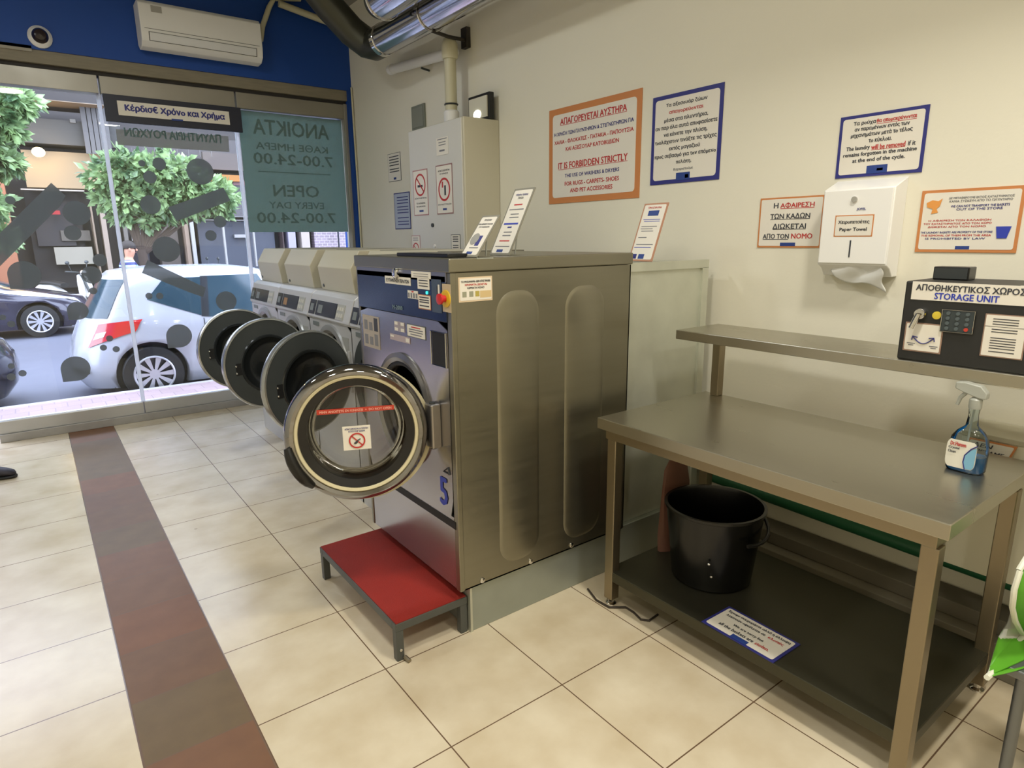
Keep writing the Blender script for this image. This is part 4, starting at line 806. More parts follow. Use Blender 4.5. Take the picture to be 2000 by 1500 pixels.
# ------------------------------------------------------------------ row of smaller washers
FX = 1.38; PITCH = .66
wpan = mat('white_washer_panel', (190, 190, 188), .35, .25); wtop = mat('hood_cream', (184, 178, 156), .45)
dispb = mat('dark_display', (36, 40, 48), .2)
def small_washer(i, yr, ang, lab):
    yl = yr+PITCH-.01
    t = thing('washing_machine', lab, 'washing machine', (1.7, (yl+yr)/2, 0), 0, 'row of smaller washers by the window')
    cy = (yl+yr)/2-.02; cz = .79; RR = .20
    b = M(); holed(b, FX, yr, yl, .12, 1.045, cy, cz, RR, 40); b.build('front_sheet', wpan, t, smooth=False)
    b = M(); b.box(FX+.004, 2.2, yr, yr+.004, 0, 1.045); b.box(FX+.004, 2.2, yl-.004, yl, 0, 1.045); b.box(2.19, 2.2, yr, yl, 0, 1.2); b.box(FX+.02, 2.2, yr, yl, 0, .004); b.box(FX+.004, FX+.02, yr, yl, 0, .12)
    b.build('body', wpan, t, smooth=False)
    pr = [(FX, 1.045), (FX-.012, 1.06), (FX+.03, 1.195), (FX+.06, 1.215), (2.2, 1.215), (2.2, 1.045)]
    M().rings([[(x, y, z) for x, z in pr] for y in (yr, yl)]).build('control_head', wpan, t, smooth=False, bevel=.003)
    # sloping face vectors
    V = Vector((.042, 0, .135)).normalized(); O = Vector((FX-.012, yl, 1.06)); U = Vector((0, -1, 0)); N = U.cross(V)
    def fb(u0, u1, v0, v1, nm, mm, th=.004): return M().slab(O+U*u0+V*v0, U, V, u1-u0, v1-v0, th).build(nm, mm, t, smooth=False)
    fb(.01, .105, .015, .105, 'small_display', dispb); d = fb(.125, .44, .015, .105, 'display', dispb); fb(.45, .56, .015, .105, 'button_panel', mat('button_panel', (160, 160, 152), .4))
    M().slab(O+U*.03+V*.035+N*.004, U, V, .05, .045, .001).build('pictogram', mat('display_grey', (110, 116, 112), .4), t, smooth=False)
    for k in range(3):
        for j in range(2): M().slab(O+U*(.462+.032*k)+V*(.03+.038*j)+N*.004, U, V, .022, .022, .002).build('button', mat('pale_button', (190, 188, 176), .4), t, smooth=False)
    M().slab(O+U*.16+V*.03+N*.004, U, V, .07, .05, .001).build('display_window', mat('display_amber' if i == 2 else 'display_grey', (150, 110, 60) if i == 2 else (110, 116, 112), .4), t, smooth=False)
    M().box(FX-.003, FX, yl-.16, yl-.06, 1.005, 1.03).build('name_plate', mat('display_grey', (110, 116, 112), .4), t, smooth=False)
    if i: M().box(FX-.002, FX, yr+.04, yr+.13, .90, .98).build('instruction_label', mat('faded_label', (150, 150, 142), .5), t, smooth=False)
    oc = (FX, cy, cz)
    M().lathe([(RR+.045, 0), (RR+.04, -.012), (RR+.01, -.016), (RR-.01, .0), (RR-.02, .05), (RR-.005, .05)], oc, (1, 0, 0), 44, cap=False).build('door_seat', mat('seat_grey', (150, 150, 148), .35, .4), t)
    M().lathe([(RR-.0, .03), (RR-.02, .05), (RR-.02, .45), (.001, .45)], oc, (1, 0, 0), 32, cap=False).build('drum', mat('black_drum', (18, 18, 20), .4, .5), t)
    # hood
    hy0, hy1 = yr+.13, yl+.0
    hp = [(1.475, 1.215), (1.455, 1.36), (1.515, 1.462), (2.1, 1.462), (2.1, 1.215)]
    hood = M().rings([[(x, y, z) for x, z in hp] for y in (hy0, hy1)]).build('coin_hood', wtop, t, smooth=False, bevel=.004)
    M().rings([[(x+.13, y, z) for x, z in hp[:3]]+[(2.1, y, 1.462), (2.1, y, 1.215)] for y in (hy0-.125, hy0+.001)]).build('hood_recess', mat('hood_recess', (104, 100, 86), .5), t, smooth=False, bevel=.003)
    M().lathe([(.011, 0), (.008, .006), (.001, .006)], (1.472, hy1-.05, 1.245), (-1, 0, 0), 14).build('hood_lock', darkgr, t)
    # door
    hx, hy = 1.36, yr+.012; D = .555
    du = Vector((-math.cos(ang), math.sin(ang), 0)); dn = Vector((-math.sin(ang), -math.cos(ang), 0)); c = Vector((hx, hy, cz))+du*D/2; R = D/2
    if ang is not None:
        dd = M().lathe([(R-.10, .026), (R-.012, .020), (R-.008, .0), (R-.03, -.018), (R-.10, -.012)], c, dn, 60, cap=False, loop=True).build('door', mat('door_grey', (62, 66, 66), .34), t)
        M().lathe([(R-.012, .024), (R-.004, .022), (R, .008), (R-.002, -.012), (R-.01, -.014)], c, dn, 60, cap=False, loop=True).build('silver_rim', mat('satin_rim', (176, 178, 174), .25, .8), dd)
        M().lathe([(R-.10, .026), (R-.105, .034), (R-.115, .034), (R-.125, .01), (R-.19, -.035), (.001, -.05)], c, dn, 48, cap=False).build('bowl_window', mat('dark_bowl', (34, 37, 38), .16), dd)
        p = c+du*(R-.055)+dn*.024+Vector((0, 0, -.045))
        M().slab(p-du*.018, du*-1, (0, 0, 1), .032, .07, .006).build('latch_plate', blackm, dd, smooth=False)
        for z in (.012, .055): M().ball(p+du*.0-dn*-.006+Vector((0, 0, z))-du*.018, .006).build('latch_screw', chrome, dd)
        M().tube([Vector((hx+.02, hy+.02, cz+s*.12)) for s in (-1, 1)], .014).build('hinge', wpan, t)
    return t
y = 2.68
specs = [(None, 'white washer with closed door, between washer 5 and next machine'), (-.30, 'white washer nearest washer 5 whose dark round door stands open'), (-.16, 'white washer in the middle of row with round door open'), (-.12, 'white washer nearest the shop window with round door open')]
def small_closed(i, yr, lab):
    t = small_washer(i, yr, 9, lab)
    return t
for i, (an, lab) in enumerate(specs):
    if an is None:
        # closed door machine: door lies against its front
        t = small_washer(i, y, PI/2*0-0.0, lab)
        for ch in [c for c in t.children_recursive]:
            if ch.name.split('.')[0] in ('door', 'silver_rim', 'bowl_window', 'latch_plate', 'latch_screw', 'hinge'): bpy.data.objects.remove(ch)
        c = Vector((FX-.018, y+PITCH/2-.02, .79)); dn = Vector((-1, 0, 0)); R = .27
        dd = M().lathe([(R-.10, .026), (R-.012, .020), (R-.008, .0), (R-.03, -.018), (R-.10, -.012)], c, dn, 60, cap=False, loop=True).build('door', mat('door_grey', (62, 66, 66), .34), t)
        M().lathe([(R-.10, .026), (R-.125, .01), (R-.19, -.01), (.001, -.02)], c, dn, 48, cap=False).build('bowl_window', mat('dark_bowl', (34, 37, 38), .16), dd)
    else: small_washer(i, y, an, lab)
    y += PITCH
# ------------------------------------------------------------------ ceiling lamps (fixtures of the lights above)
for k, (lx, ly, pw) in enumerate(LAMPS):
    t = thing('ceiling_light', 'round white ceiling downlight', 'ceiling light', (lx, ly, CEIL-.05), 0, 'round ceiling downlights')
    M().lathe([(.20, 0), (.22, .02), (.22, .05), (.001, .05)], (lx, ly, CEIL-.05), (0, 0, 1), 32).build('housing', whitepl, t)
    M().lathe([(.001, -.004), (.175, -.004), (.18, .002)], (lx, ly, CEIL-.05), (0, 0, 1), 32, cap=False).build('diffuser', mat('lamp_diffuser', (255, 232, 190), .4, emit=4.0), t)

# ------------------------------------------------------------------ customer's shoe at the left edge
def skin(name, material, verts, edges, radii, parent=None, sub=2, root=0):
    me = bpy.data.meshes.new(name); me.from_pydata([tuple(v) for v in verts], edges, []); o = bpy.data.objects.new(name, me); C.objects.link(o)
    m_ = o.modifiers.new('s', 'SKIN'); sv = me.skin_vertices[0].data
    for i, r in enumerate(radii): sv[i].radius = (r, r) if not isinstance(r, tuple) else r
    sv[root].use_root = True
    q = o.modifiers.new('u', 'SUBSURF'); q.levels = sub; q.render_levels = sub
    dg = bpy.context.evaluated_depsgraph_get(); dg.update(); nm = bpy.data.meshes.new_from_object(o.evaluated_get(dg)); bpy.data.objects.remove(o)
    for p in nm.polygons: p.use_smooth = True
    nm.materials.clear(); nm.materials.append(material); n = bpy.data.objects.new(name, nm); C.objects.link(n)
    if parent is not None:
        inv = wmat(parent).inverted(); nm.transform(inv); n.parent = parent
    return n
tip = atz(33, 932, .0)
dirv = Vector((.80, -.35, 0)).normalized(); side = Vector((-dirv.y, dirv.x, 0))
t = thing('shoe', 'dark shoe toe poking in at the left edge on the tiles', 'shoe', (tip.x-.15, tip.y+.05, 0), 0)
def shoe_ring(s, wd, z0, z1, n=18):
    c = Vector((tip.x, tip.y, 0))-dirv*s
    return [c+side*wd*math.copysign(abs(math.cos(p))**.8, math.cos(p))+Vector((0, 0, z0+(z1-z0)*(.5+.5*math.sin(p)))) for p in [2*PI*k/n for k in range(n)]]
M().rings([shoe_ring(s, w_, .0, .025) for s, w_ in ((.002, .02), (.02, .038), (.06, .047), (.12, .048), (.18, .04), (.24, .036), (.275, .032), (.29, .02))]).build('sole', rubber, t)
M().rings([shoe_ring(s, w_, .02, z) for s, w_, z in ((.006, .018, .04), (.02, .034, .055), (.06, .044, .07), (.12, .045, .085), (.17, .038, .11), (.22, .036, .125), (.27, .032, .12), (.285, .018, .1))]).build('upper', mat('dark_shoe', (44, 40, 48), .6), t)

# ------------------------------------------------------------------ the street
G = -.25
asph = mat('asphalt', (84, 86, 98), .8, noise=.1, nscale=3, bump=.1, bscale=200)
r = M(); r.keep = True; r.box(-30, 40, 7.95, 17.2, G-.2, G); o = struct(r.build('floor_street', asph, smooth=False))
def pave_mat(nm, c1, c2, sc):
    m = bpy.data.materials.new(nm); m.use_nodes = True; n = m.node_tree.nodes; L = m.node_tree.links; b = n['Principled BSDF']; tc = n.new('ShaderNodeTexCoord')
    br = n.new('ShaderNodeTexBrick'); br.inputs['Scale'].default_value = sc; br.inputs['Color1'].default_value = lin(c1); br.inputs['Color2'].default_value = lin(tuple(int(v*.94) for v in c1)); br.inputs['Mortar'].default_value = lin(c2); br.inputs['Mortar Size'].default_value = .012
    br.inputs['Row Height'].default_value = .5; L.new(tc.outputs['Object'], br.inputs['Vector']); L.new(br.outputs[0], b.inputs['Base Color']); b.inputs['Roughness'].default_value = .8; return m
r = M(); r.keep = True; r.box(-30, 40, 6.30, 7.80, -.3, -.06); struct(r.build('floor_pavement', pave_mat('pavement', (146, 126, 128), (122, 106, 110), 2.4), smooth=False))
r = M(); r.keep = True; r.box(-30, 40, 7.80, 7.95, -.3, -.07); struct(r.build('trim_11', mat('kerb_stone', (160, 156, 156), .8, noise=.05), smooth=False))
r = M(); r.keep = True; r.box(-30, 40, 17.2, 17.35, G-.1, G+.13); struct(r.build('trim_12', mat('kerb_stone', (160, 156, 156), .8), smooth=False))
r = M(); r.keep = True; r.box(-30, 40, 17.35, 24, G-.1, G+.12); struct(r.build('floor_far_pavement', mat('far_pavement', (112, 108, 106), .8, noise=.06), smooth=False))

# cars ------------------------------------------------------------------------
def car(name, label, x0, yc, length, width, height, paint, flip=False, hatch=True, wheelr=.31, group=None):
    """plan outline lofted over height; x grows from the tail to the nose, flip turns the car round"""
    t = thing(name, label, 'car', (x0+length/2, yc, G), PI if flip else 0, group)
    L2 = length/2; W2 = width/2
    # levels: z, rear x, front x, half width, exponent
    hb = height
    lv = [(.17, .10, .12, .90, 4.5), (.30, .01, .02, .98, 4.2), (.42, .0, .0, 1.0, 4.2), (.55, .02, .02, 1.0, 4.0), (.70, .06, .10, 1.0, 3.8), (.82, .11, .55, .985, 3.6), (.90, .15, .90, .965, 3.6)]
    if hatch: gh = [(.98, .20, 1.05, .93, 3.6), (1.12, .28, 1.28, .875, 3.7), (1.26, .36, 1.52, .815, 3.8), (1.38, .42, 1.78, .76, 3.6), (1.44, .50, 1.98, .71, 3.2), (1.475, .72, 2.25, .60, 2.8), (1.485, 1.05, 2.6, .30, 2.4)]
    else: gh = [(.96, .62, 1.1, .93, 3.4), (1.08, .85, 1.35, .87, 3.4), (1.20, 1.05, 1.6, .81, 3.4), (1.30, 1.22, 1.85, .75, 3.2), (1.36, 1.4, 2.1, .69, 3.0), (1.39, 1.7, 2.4, .55, 2.6), (1.40, 2.0, 2.7, .30, 2.3)]
    lv = lv+gh; zs = height/lv[-1][0]; ls = length/4.05
    Z = [a[0]*zs for a in lv]
    def par(z):
        z = max(Z[0], min(Z[-1], z))
        for i in range(len(Z)-1):
            if z <= Z[i+1]+1e-9:
                f = (z-Z[i])/(Z[i+1]-Z[i]); return [lv[i][k]*(1-f)+lv[i+1][k]*f for k in range(1, 5)]
    def pt(z, th, off=0):   # th 0 = tail centre, pi/2 = side (-y), pi = nose
        a, b, hw, e = par(z); xr = -L2+a*ls; xf = L2-b*ls; cx = (xr+xf)/2; ax = (xf-xr)/2+off; wy_ = hw*W2+off
        c, s_ = math.cos(th), math.sin(th)
        return Vector((cx-ax*math.copysign(abs(c)**(2/e), c), -wy_*math.copysign(abs(s_)**(2/e), s_), z))
    def th_for_x(z, x):
        a, b, hw, e = par(z); xr = -L2+a*ls; xf = L2-b*ls; cx = (xr+xf)/2; ax = (xf-xr)/2; q = max(-1, min(1, (cx-x)/ax)); return math.acos(math.copysign(abs(q)**(e/2), q))
    def th_for_y(z, y):
        a, b, hw, e = par(z); q = max(0, min(1, y/(hw*W2))); return math.asin(q**(e/2))
    n = 72; bm = M()
    bm.rings([[pt(z, 2*PI*k/n) for k in range(n)] for z in Z])
    me = bm
    o = me.build('body', paint, t, local=True, ang=50)
    # wheel arches cut out
    wx_ = (-L2+.74*ls, L2-.80*ls); cut = []
    for wx1 in wx_:
        cm = M().cyl((wx1, -W2-.2, wheelr), (wx1, W2+.2, wheelr), wheelr+.055, n=36).build('cut', paint, t, local=True); cut.append(cm)
        bo = o.modifiers.new('b', 'BOOLEAN'); bo.object = cm; bo.operation = 'DIFFERENCE'; bo.solver = 'EXACT'
    dg = bpy.context.evaluated_depsgraph_get(); dg.update(); nm = bpy.data.meshes.new_from_object(o.evaluated_get(dg))
    o.modifiers.clear(); o.data = nm
    nm.materials.clear(); nm.materials.append(paint)
    for c in cut: bpy.data.objects.remove(c)
    M().box(-L2+.35, L2-.4, -W2+.2, W2-.2, .16, .5).build('underbody', rubber, t, local=True, smooth=False)
    # wheels
    for wx1 in wx_:
        for s in (-1, 1):
            yy = s*(W2-.015)
            wh = M().lathe([(wheelr*.66, .0), (wheelr*.98, .01), (wheelr, .04), (wheelr, .16), (wheelr*.97, .19), (.05, .19)], (wx1, yy, wheelr), (0, -s, 0), 40, cap=False).build('wheel', rubber, t, local=True)
            q = M().lathe([(wheelr*.66, .002), (wheelr*.62, .012), (wheelr*.60, .05), (.02, .06)], (wx1, yy, wheelr), (0, -s, 0), 40, cap=False)
            q.build('rim', mat('rim_dark', (70, 70, 74), .4, .6), wh, local=True)
            sp = M()
            for k in range(10):
                a = 2*PI*k/10; d = Vector((math.cos(a), 0, math.sin(a))); e = Vector((-math.sin(a), 0, math.cos(a))); c = Vector((wx1, yy-s*.004, wheelr)); oo = Vector((0, -s*.018, 0))
                r0, r1 = .045, wheelr*.63; w0, w1 = .012, .03
                vs = [c+d*r0-e*w0, c+d*r0+e*w0, c+d*r1+e*w1, c+d*r1-e*w1]; sp.add(vs+[v+oo for v in vs], [(0, 1, 2, 3), (7, 6, 5, 4), (0, 4, 5, 1), (1, 5, 6, 2), (2, 6, 7, 3), (3, 7, 4, 0)])
            sp.lathe([(.055, .0), (.055, .02)], (wx1, yy, wheelr), (0, -s, 0), 20); sp.torus((wx1, yy, wheelr), (0, 1, 0), wheelr*.645, .012, 40, 8)
            sp.build('spokes', mat('alloy_silver', (190, 190, 196), .3, .6), wh, local=True, smooth=False)
    gm = mat('car_glass', (40, 60, 70), .16)
    blk = mat('car_black_trim', (20, 22, 26), .4)
    def patch(name, fn, nu, nv, mt, off=.006):
        M().grid(lambda u, v: fn(u, v, off), nu, nv).build(name, mt, t, local=True, ang=60)
    b0 = Z[6]  # belt
    for s in (-1, 1):
        def mir(v): return Vector((v.x, v.y*(-s), v.z)) if s == 1 else v
        roof = Z[-4]
        def win(xa0, xa1, xb0, xb1, zb0, zb1, zt):   # bottom x range, top x range
            def fn(u, v, off):
                zb = zb0+(zb1-zb0)*u; z = zb+(zt-zb)*v; x = (xa0+(xa1-xa0)*u)*(1-v)+(xb0+(xb1-xb0)*u)*v
                p = pt(z, th_for_x(z, x), off); return Vector((p.x, p.y if s == -1 else -p.y, p.z))
            return fn
        if hatch:
            patch('side_window', win(-L2+.78*ls, -L2+1.30*ls, -L2+.98*ls, -L2+1.36*ls, b0+.24, b0+.03, roof-.02), 10, 6, gm)
            patch('side_window', win(-L2+1.38*ls, -L2+2.22*ls, -L2+1.44*ls, -L2+2.02*ls, b0+.01, b0-.02, roof-.01), 10, 6, gm)
            patch('door_pillar', win(-L2+1.30*ls, -L2+1.38*ls, -L2+1.36*ls, -L2+1.44*ls, b0+.02, b0+.01, roof-.01), 2, 6, blk)
        else:
            patch('side_window', win(-L2+.98*ls, -L2+1.75*ls, -L2+1.45*ls, -L2+1.85*ls, b0+.03, b0+.01, roof-.02), 10, 6, gm)
            patch('side_window', win(-L2+1.83*ls, -L2+2.75*ls, -L2+1.93*ls, -L2+2.35*ls, b0+.01, b0-.01, roof-.02), 10, 6, gm)
        # door seams
        for xs in ((-L2+1.32*ls), (-L2+2.28*ls)):
            pth = []
            for k in range(9):
                z = .33+(b0-.33)*k/8; p = pt(z, th_for_x(z, xs), .003); pth.append((p.x, p.y if s == -1 else -p.y, p.z))
            M().tube(pth, .004, 5).build('door_seam', blk, t, local=True)
        # lamps
        def lamp(u, v, off, fr=False):
            z = (.64+.12*u+(.25-.12*u)*v)*zs*1.0; th = (.50+.52*u)
            th = th*1.0+v*.10
            th = PI-th if fr else th; p = pt(z+(.04*u if not fr else -.02+.06*u), th, off); return Vector((p.x, p.y if s == -1 else -p.y, p.z))
        patch('tail_light', lambda u, v, off: lamp(u, v, off), 10, 6, mat('tail_red', (186, 26, 34), .15, coat=1), .010)
        patch('reverse_lamp', lambda u, v, off: lamp(.06+.26*u, .30+.28*v, off), 5, 4, mat('lamp_clear', (206, 200, 200), .12, coat=1), .014)
        patch('head_light', lambda u, v, off: lamp(u, v, off, True), 10, 6, mat('head_clear', (170, 176, 186), .1, coat=1), .010)
    yw = .72 if hatch else .66
    def rearw(u, v, off):
        z = (b0+.05 if hatch else b0+.05*0+.05)+((Z[-4]-.02)-(b0+.05))*v; y = (2*u-1)*W2*(yw+.02-.08*v); p = pt(z, th_for_y(z, abs(y)), off); return Vector((p.x, math.copysign(1, y)*abs(p.y) if abs(y) > 1e-6 else 0, z))
    patch('rear_window', rearw, 14, 6, gm)
    def frontw(u, v, off):
        z = (b0+.06)+((Z[-4]-.01)-(b0+.06))*v; y = (2*u-1)*W2*(.72-.1*v); p = pt(z, PI-th_for_y(z, abs(y)), off); return Vector((p.x, math.copysign(1, y)*abs(p.y) if abs(y) > 1e-6 else 0, z))
    patch('windscreen', frontw, 14, 6, gm)
    M().rings([[pt(z, th, .012) for th in [PI*.0+(-.55+1.1*k/14) for k in range(15)]] for z in (.36, .40)], closed=False).build('bumper_seam', blk, t, local=True)
    for s in (-1, 1): M().ball((L2-1.45*ls, s*(W2+.05), b0+.05), .06, .08, .06).build('wing_mirror', paint, t, local=True)
    return t
whitep = mat('white_car_paint', (168, 170, 178), .25, coat=.6)
silverp = mat('blue_silver_paint', (150, 160, 200), .3, .4, coat=.6)
darkp = mat('dark_car_paint', (48, 46, 62), .25, .3, coat=.8)
blackp = mat('black_blue_paint', (22, 26, 48), .22, .2, coat=.8)
car('hatchback', 'white hatchback parked right outside the shop window', .22, 8.88, 4.05, 1.72, 1.49, whitep)
car('sedan', 'dark sedan parked across the street, left behind the white hatchback', -3.6, 15.9, 4.5, 1.75, 1.42, darkp, hatch=False)
car('sedan', 'pale blue silver car across the street behind the white hatchback', 4.9, 15.9, 4.4, 1.76, 1.45, silverp, hatch=False)
car('parked_car', 'dark blue car nose entering at the left edge behind the hatchback', -4.45, 8.9, 4.2, 1.74, 1.45, blackp, hatch=False)

# trees ------------------------------------------------------------------------
def leafmat(nm, a, b):
    m = bpy.data.materials.new(nm); m.use_nodes = True; n = m.node_tree.nodes; L = m.node_tree.links; bs = n['Principled BSDF']; tc = n.new('ShaderNodeTexCoord'); nz = n.new('ShaderNodeTexNoise'); nz.inputs['Scale'].default_value = 4; nz.inputs['Detail'].default_value = 6
    L.new(tc.outputs['Object'], nz.inputs['Vector']); cr = n.new('ShaderNodeValToRGB'); cr.color_ramp.elements[0].color = lin(a); cr.color_ramp.elements[1].color = lin(b); cr.color_ramp.elements[0].position = .35; cr.color_ramp.elements[1].position = .65
    L.new(nz.outputs[0], cr.inputs[0]); L.new(cr.outputs[0], bs.inputs['Base Color']); bs.inputs['Roughness'].default_value = .35
    tr = n.new('ShaderNodeBsdfTranslucent'); L.new(cr.outputs[0], tr.inputs[0]); mx = n.new('ShaderNodeMixShader'); mx.inputs[0].default_value = .35
    L.new(bs.outputs[0], mx.inputs[1]); L.new(tr.outputs[0], mx.inputs[2]); L.new(mx.outputs[0], n['Material Output'].inputs[0]); return m
lm = leafmat('orange_tree_leaves', (58, 88, 56), (164, 190, 132)); bark = mat('bark', (62, 50, 40), .85, noise=.3, nscale=10)
def tree(label, base, clumps, count, leaf=.13, seed=1, trunk=None):
    rnd = random.Random(seed); t = thing('street_tree', label, 'tree', base, 0); b = Vector(base)
    top = sum((Vector(c[0]) for c in clumps), Vector())/len(clumps)
    paths = M(); fork = b+Vector((0, 0, (top.z-b.z)*.62))
    paths.tube([b, b+(fork-b)*.5+Vector((.05, 0, 0)), fork], [.11, .09, .08], 10)
    for c, r in clumps: c = Vector(c); paths.tube([fork-Vector((0, 0, .1)), fork.lerp(c, .5)+Vector((0, 0, .1)), c], [.05, .03, .012], 6)
    paths.build('trunk', bark, t)
    lv = M(); tot = sum(r**2 for _, r in clumps)
    for c, r in clumps:
        for k in range(int(count*r*r/tot)):
            while True:
                d = Vector((rnd.uniform(-1, 1), rnd.uniform(-1, 1), rnd.uniform(-1, 1)))
                if .3 < d.length < 1: break
            d = d.normalized()*(d.length**.6)*(1.05+.42*math.sin(7*d.x+9*c[0])*math.cos(6*d.z+5*c[2])); p = Vector(c)+Vector((d.x*r, d.y*r, d.z*r*.85))
            ax = (d+Vector((rnd.uniform(-.8, .8), rnd.uniform(-.8, .8), rnd.uniform(-1.0, .3)))).normalized(); u, v = basis(ax); q = rnd.uniform(0, PI); sd = u*math.cos(q)+v*math.sin(q); nn = ax.cross(sd); s = leaf*rnd.uniform(.7, 1.3)
            lv.add([p, p+ax*s*.5+sd*s*.27+nn*s*.06, p+ax*s, p+ax*s*.5-sd*s*.27+nn*s*.06], [(0, 1, 2), (0, 2, 3)])
    lv.build('foliage', lm, t, fix=False, smooth=False)
TY = 13.6
def cl(px, py, rpx, y=TY): p = aty(px, py, y); e = aty(px+rpx, py, y); return (tuple(p), (e-p).length*.92)
tb = aty(278, 500, TY); tree('leafy green street tree behind the white hatchback roof', (tb.x, TY, G), [cl(*a) for a in ((205, 345, 36), (240, 325, 34), (290, 335, 42), (345, 340, 42), (395, 375, 36), (430, 385, 30), (250, 385, 42), (310, 385, 44), (360, 395, 34), (215, 385, 28), (290, 430, 20), (235, 415, 22), (435, 410, 16))], 4600, .17, 2)
tb = aty(-60, 500, TY); tree('leafy green tree entering at the left edge beyond the window', (tb.x, TY, G), [cl(*a) for a in ((-20, 215, 48), (30, 195, 34), (10, 250, 28), (-30, 300, 50), (15, 320, 26), (-40, 400, 50), (5, 465, 22), (-60, 250, 60))], 4300, .17, 5)

# buildings opposite ---------------------------------------------------------------
FY = 20.0
bt = thing('apartment_building', 'grey and beige building across the street with shops at its foot', 'building', (2, 22, G))
def bpx(nm, x0, y0, x1, y1, col, y=FY, dep=.3, **k):
    a = aty(x0, y0, y); b = aty(x1, y1, y); col = tuple(int(v*.64) for v in col); mt = k.get('mt') or mat('bld_%02x%02x%02x' % col, col, .8, noise=.06, nscale=2)
    return M().box(min(a.x, b.x), max(a.x, b.x), y, y+dep, min(a.z, b.z), max(a.z, b.z)).build(nm, mt, bt, smooth=False)
M().box(-22, 34, FY+.5, FY+6, G, 9).build('facade', mat('facade_dark', (56, 52, 50), .85, noise=.12, nscale=1), bt, smooth=False)
bpx('balcony_slab', -300, 158, 205, 205, (176, 150, 122), FY-1.2, 1.4); bpx('upper_wall', -300, 200, 240, 290, (96, 94, 90), FY-.6, .8)
bpx('lit_fascia', 40, 292, 205, 370, (188, 164, 126), FY-.4, .6); bpx('white_ledge', 40, 368, 165, 374, (222, 214, 200), FY-.55, .2)
bpx('orange_pier', -300, 330, 45, 560, (206, 130, 92), FY-.8, 1.2)
bpx('shop_recess', 45, 374, 180, 560, (46, 42, 42), FY+.1, .2); bpx('shop_window', 60, 392, 150, 480, (64, 58, 60), FY+.0, .1)
bpx('shop_counter', 105, 483, 185, 515, (196, 188, 168), FY-.2, .4); bpx('shelf_display', 118, 450, 178, 470, (120, 112, 100), FY-.05, .1)
bpx('pier', 178, 398, 200, 560, (176, 154, 130), FY-.3, .6); bpx('pier', 202, 398, 217, 560, (198, 178, 158), FY-.35, .6); bpx('dark_doorway', 218, 300, 300, 560, (60, 54, 58), FY+.1, .2)
bpx('doorway_frame', 246, 430, 254, 540, (140, 132, 124), FY-.1, .2); bpx('doorway_glass', 256, 455, 280, 470, (206, 200, 196), FY-.05, .1)
bpx('concrete_wall', 300, 385, 360, 560, (110, 98, 88), FY-.1, .4); bpx('pier', 358, 428, 382, 560, (194, 168, 144), FY-.3, .5)
bpx('upper_wall', 200, 255, 700, 345, (108, 102, 100), FY-.5, .8); bpx('dark_band', 395, 296, 700, 345, (124, 112, 104), FY-.6, .2); bpx('orange_awning', 415, 340, 475, 355, (214, 140, 62), FY-1.0, .6)
bpx('pink_sign', 455, 352, 480, 362, (196, 150, 150), FY-.8, .1)
bpx('grey_lintel', 360, 350, 700, 425, (118, 114, 116), FY-.3, .5)
bpx('shutter', 384, 432, 545, 560, (98, 102, 116), FY-.05, .2)
wf = (214, 210, 208)
bpx('shutter_frame', 374, 422, 700, 426, wf, FY-.4, .1); bpx('shutter_frame', 378, 429, 700, 432, wf, FY-.4, .1); bpx('shutter_frame', 377, 430, 381, 520, wf, FY-.4, .1); bpx('shutter_frame', 438, 443, 443, 520, wf, FY-.4, .1); bpx('shutter_frame', 497, 452, 501, 520, wf, FY-.4, .1); bpx('white_mark', 458, 458, 486, 464, wf, FY-.2, .1)
bpx('brown_pier', 550, 440, 561, 540, (96, 74, 72), FY-.3, .4); bpx('white_panel', 561, 440, 584, 540, (206, 196, 224), FY-.3, .4); bpx('cream_panel', 587, 440, 611, 540, (226, 208, 196), FY-.3, .4)
bkm = bpy.data.materials.new('brick_wall'); bkm.use_nodes = True; n_ = bkm.node_tree.nodes; br = n_.new('ShaderNodeTexBrick'); br.inputs['Scale'].default_value = 3; br.inputs['Color1'].default_value = lin((120, 106, 116)); br.inputs['Color2'].default_value = lin((104, 92, 100)); br.inputs['Mortar'].default_value = lin((160, 150, 160))
tc = n_.new('ShaderNodeTexCoord'); mp = n_.new('ShaderNodeMapping'); mp.inputs['Rotation'].default_value = (PI/2, 0, 0); bkm.node_tree.links.new(tc.outputs['Object'], mp.inputs[0]); bkm.node_tree.links.new(mp.outputs[0], br.inputs['Vector']); bkm.node_tree.links.new(br.outputs[0], n_['Principled BSDF'].inputs['Base Color'])
bpx('brick_wall', 612, 440, 800, 560, (1, 2, 3), FY-.25, .3, mt=bkm); bpx('downpipe', 661, 440, 667, 540, (60, 64, 80), FY-.5, .1)
for i in range(5): bpx('window_bar', 166+i*10, 205, 169+i*10, 300, (128, 124, 122), FY-.75, .05)
bpx('window_frame', 160, 200, 212, 206, (140, 136, 134), FY-.75, .05); bpx('wall_vent', 136, 232, 148, 240, (150, 148, 140), FY-.65, .05)
for i in range(9): bpx('balcony_rail', 235+i*22, 288, 238+i*22, 306, (150, 146, 142), FY-.9, .04)
bpx('red_sign', 98, 411, 118, 419, (200, 40, 48), FY-.3, .1)
lc = aty(75, 297, FY-.9)
t = thing('wall_lamp', 'glowing warm lamp on the building across the street', 'lamp', lc)
M().ball(lc, .13, .13, .11).build('globe', mat('warm_globe', (255, 214, 150), .4, emit=14), t)
M().cyl(lc+Vector((0, .1, .05)), lc+Vector((0, .45, .1)), .02).build('arm', black, t)
l = bpy.data.lights.new('lamp_glow', 'POINT'); l.energy = 70; l.color = (1, .7, .35); l.shadow_soft_size = .1; o = bpy.data.objects.new('lamp_glow', l); C.objects.link(o); o.location = lc+Vector((0, -.3, -.1))

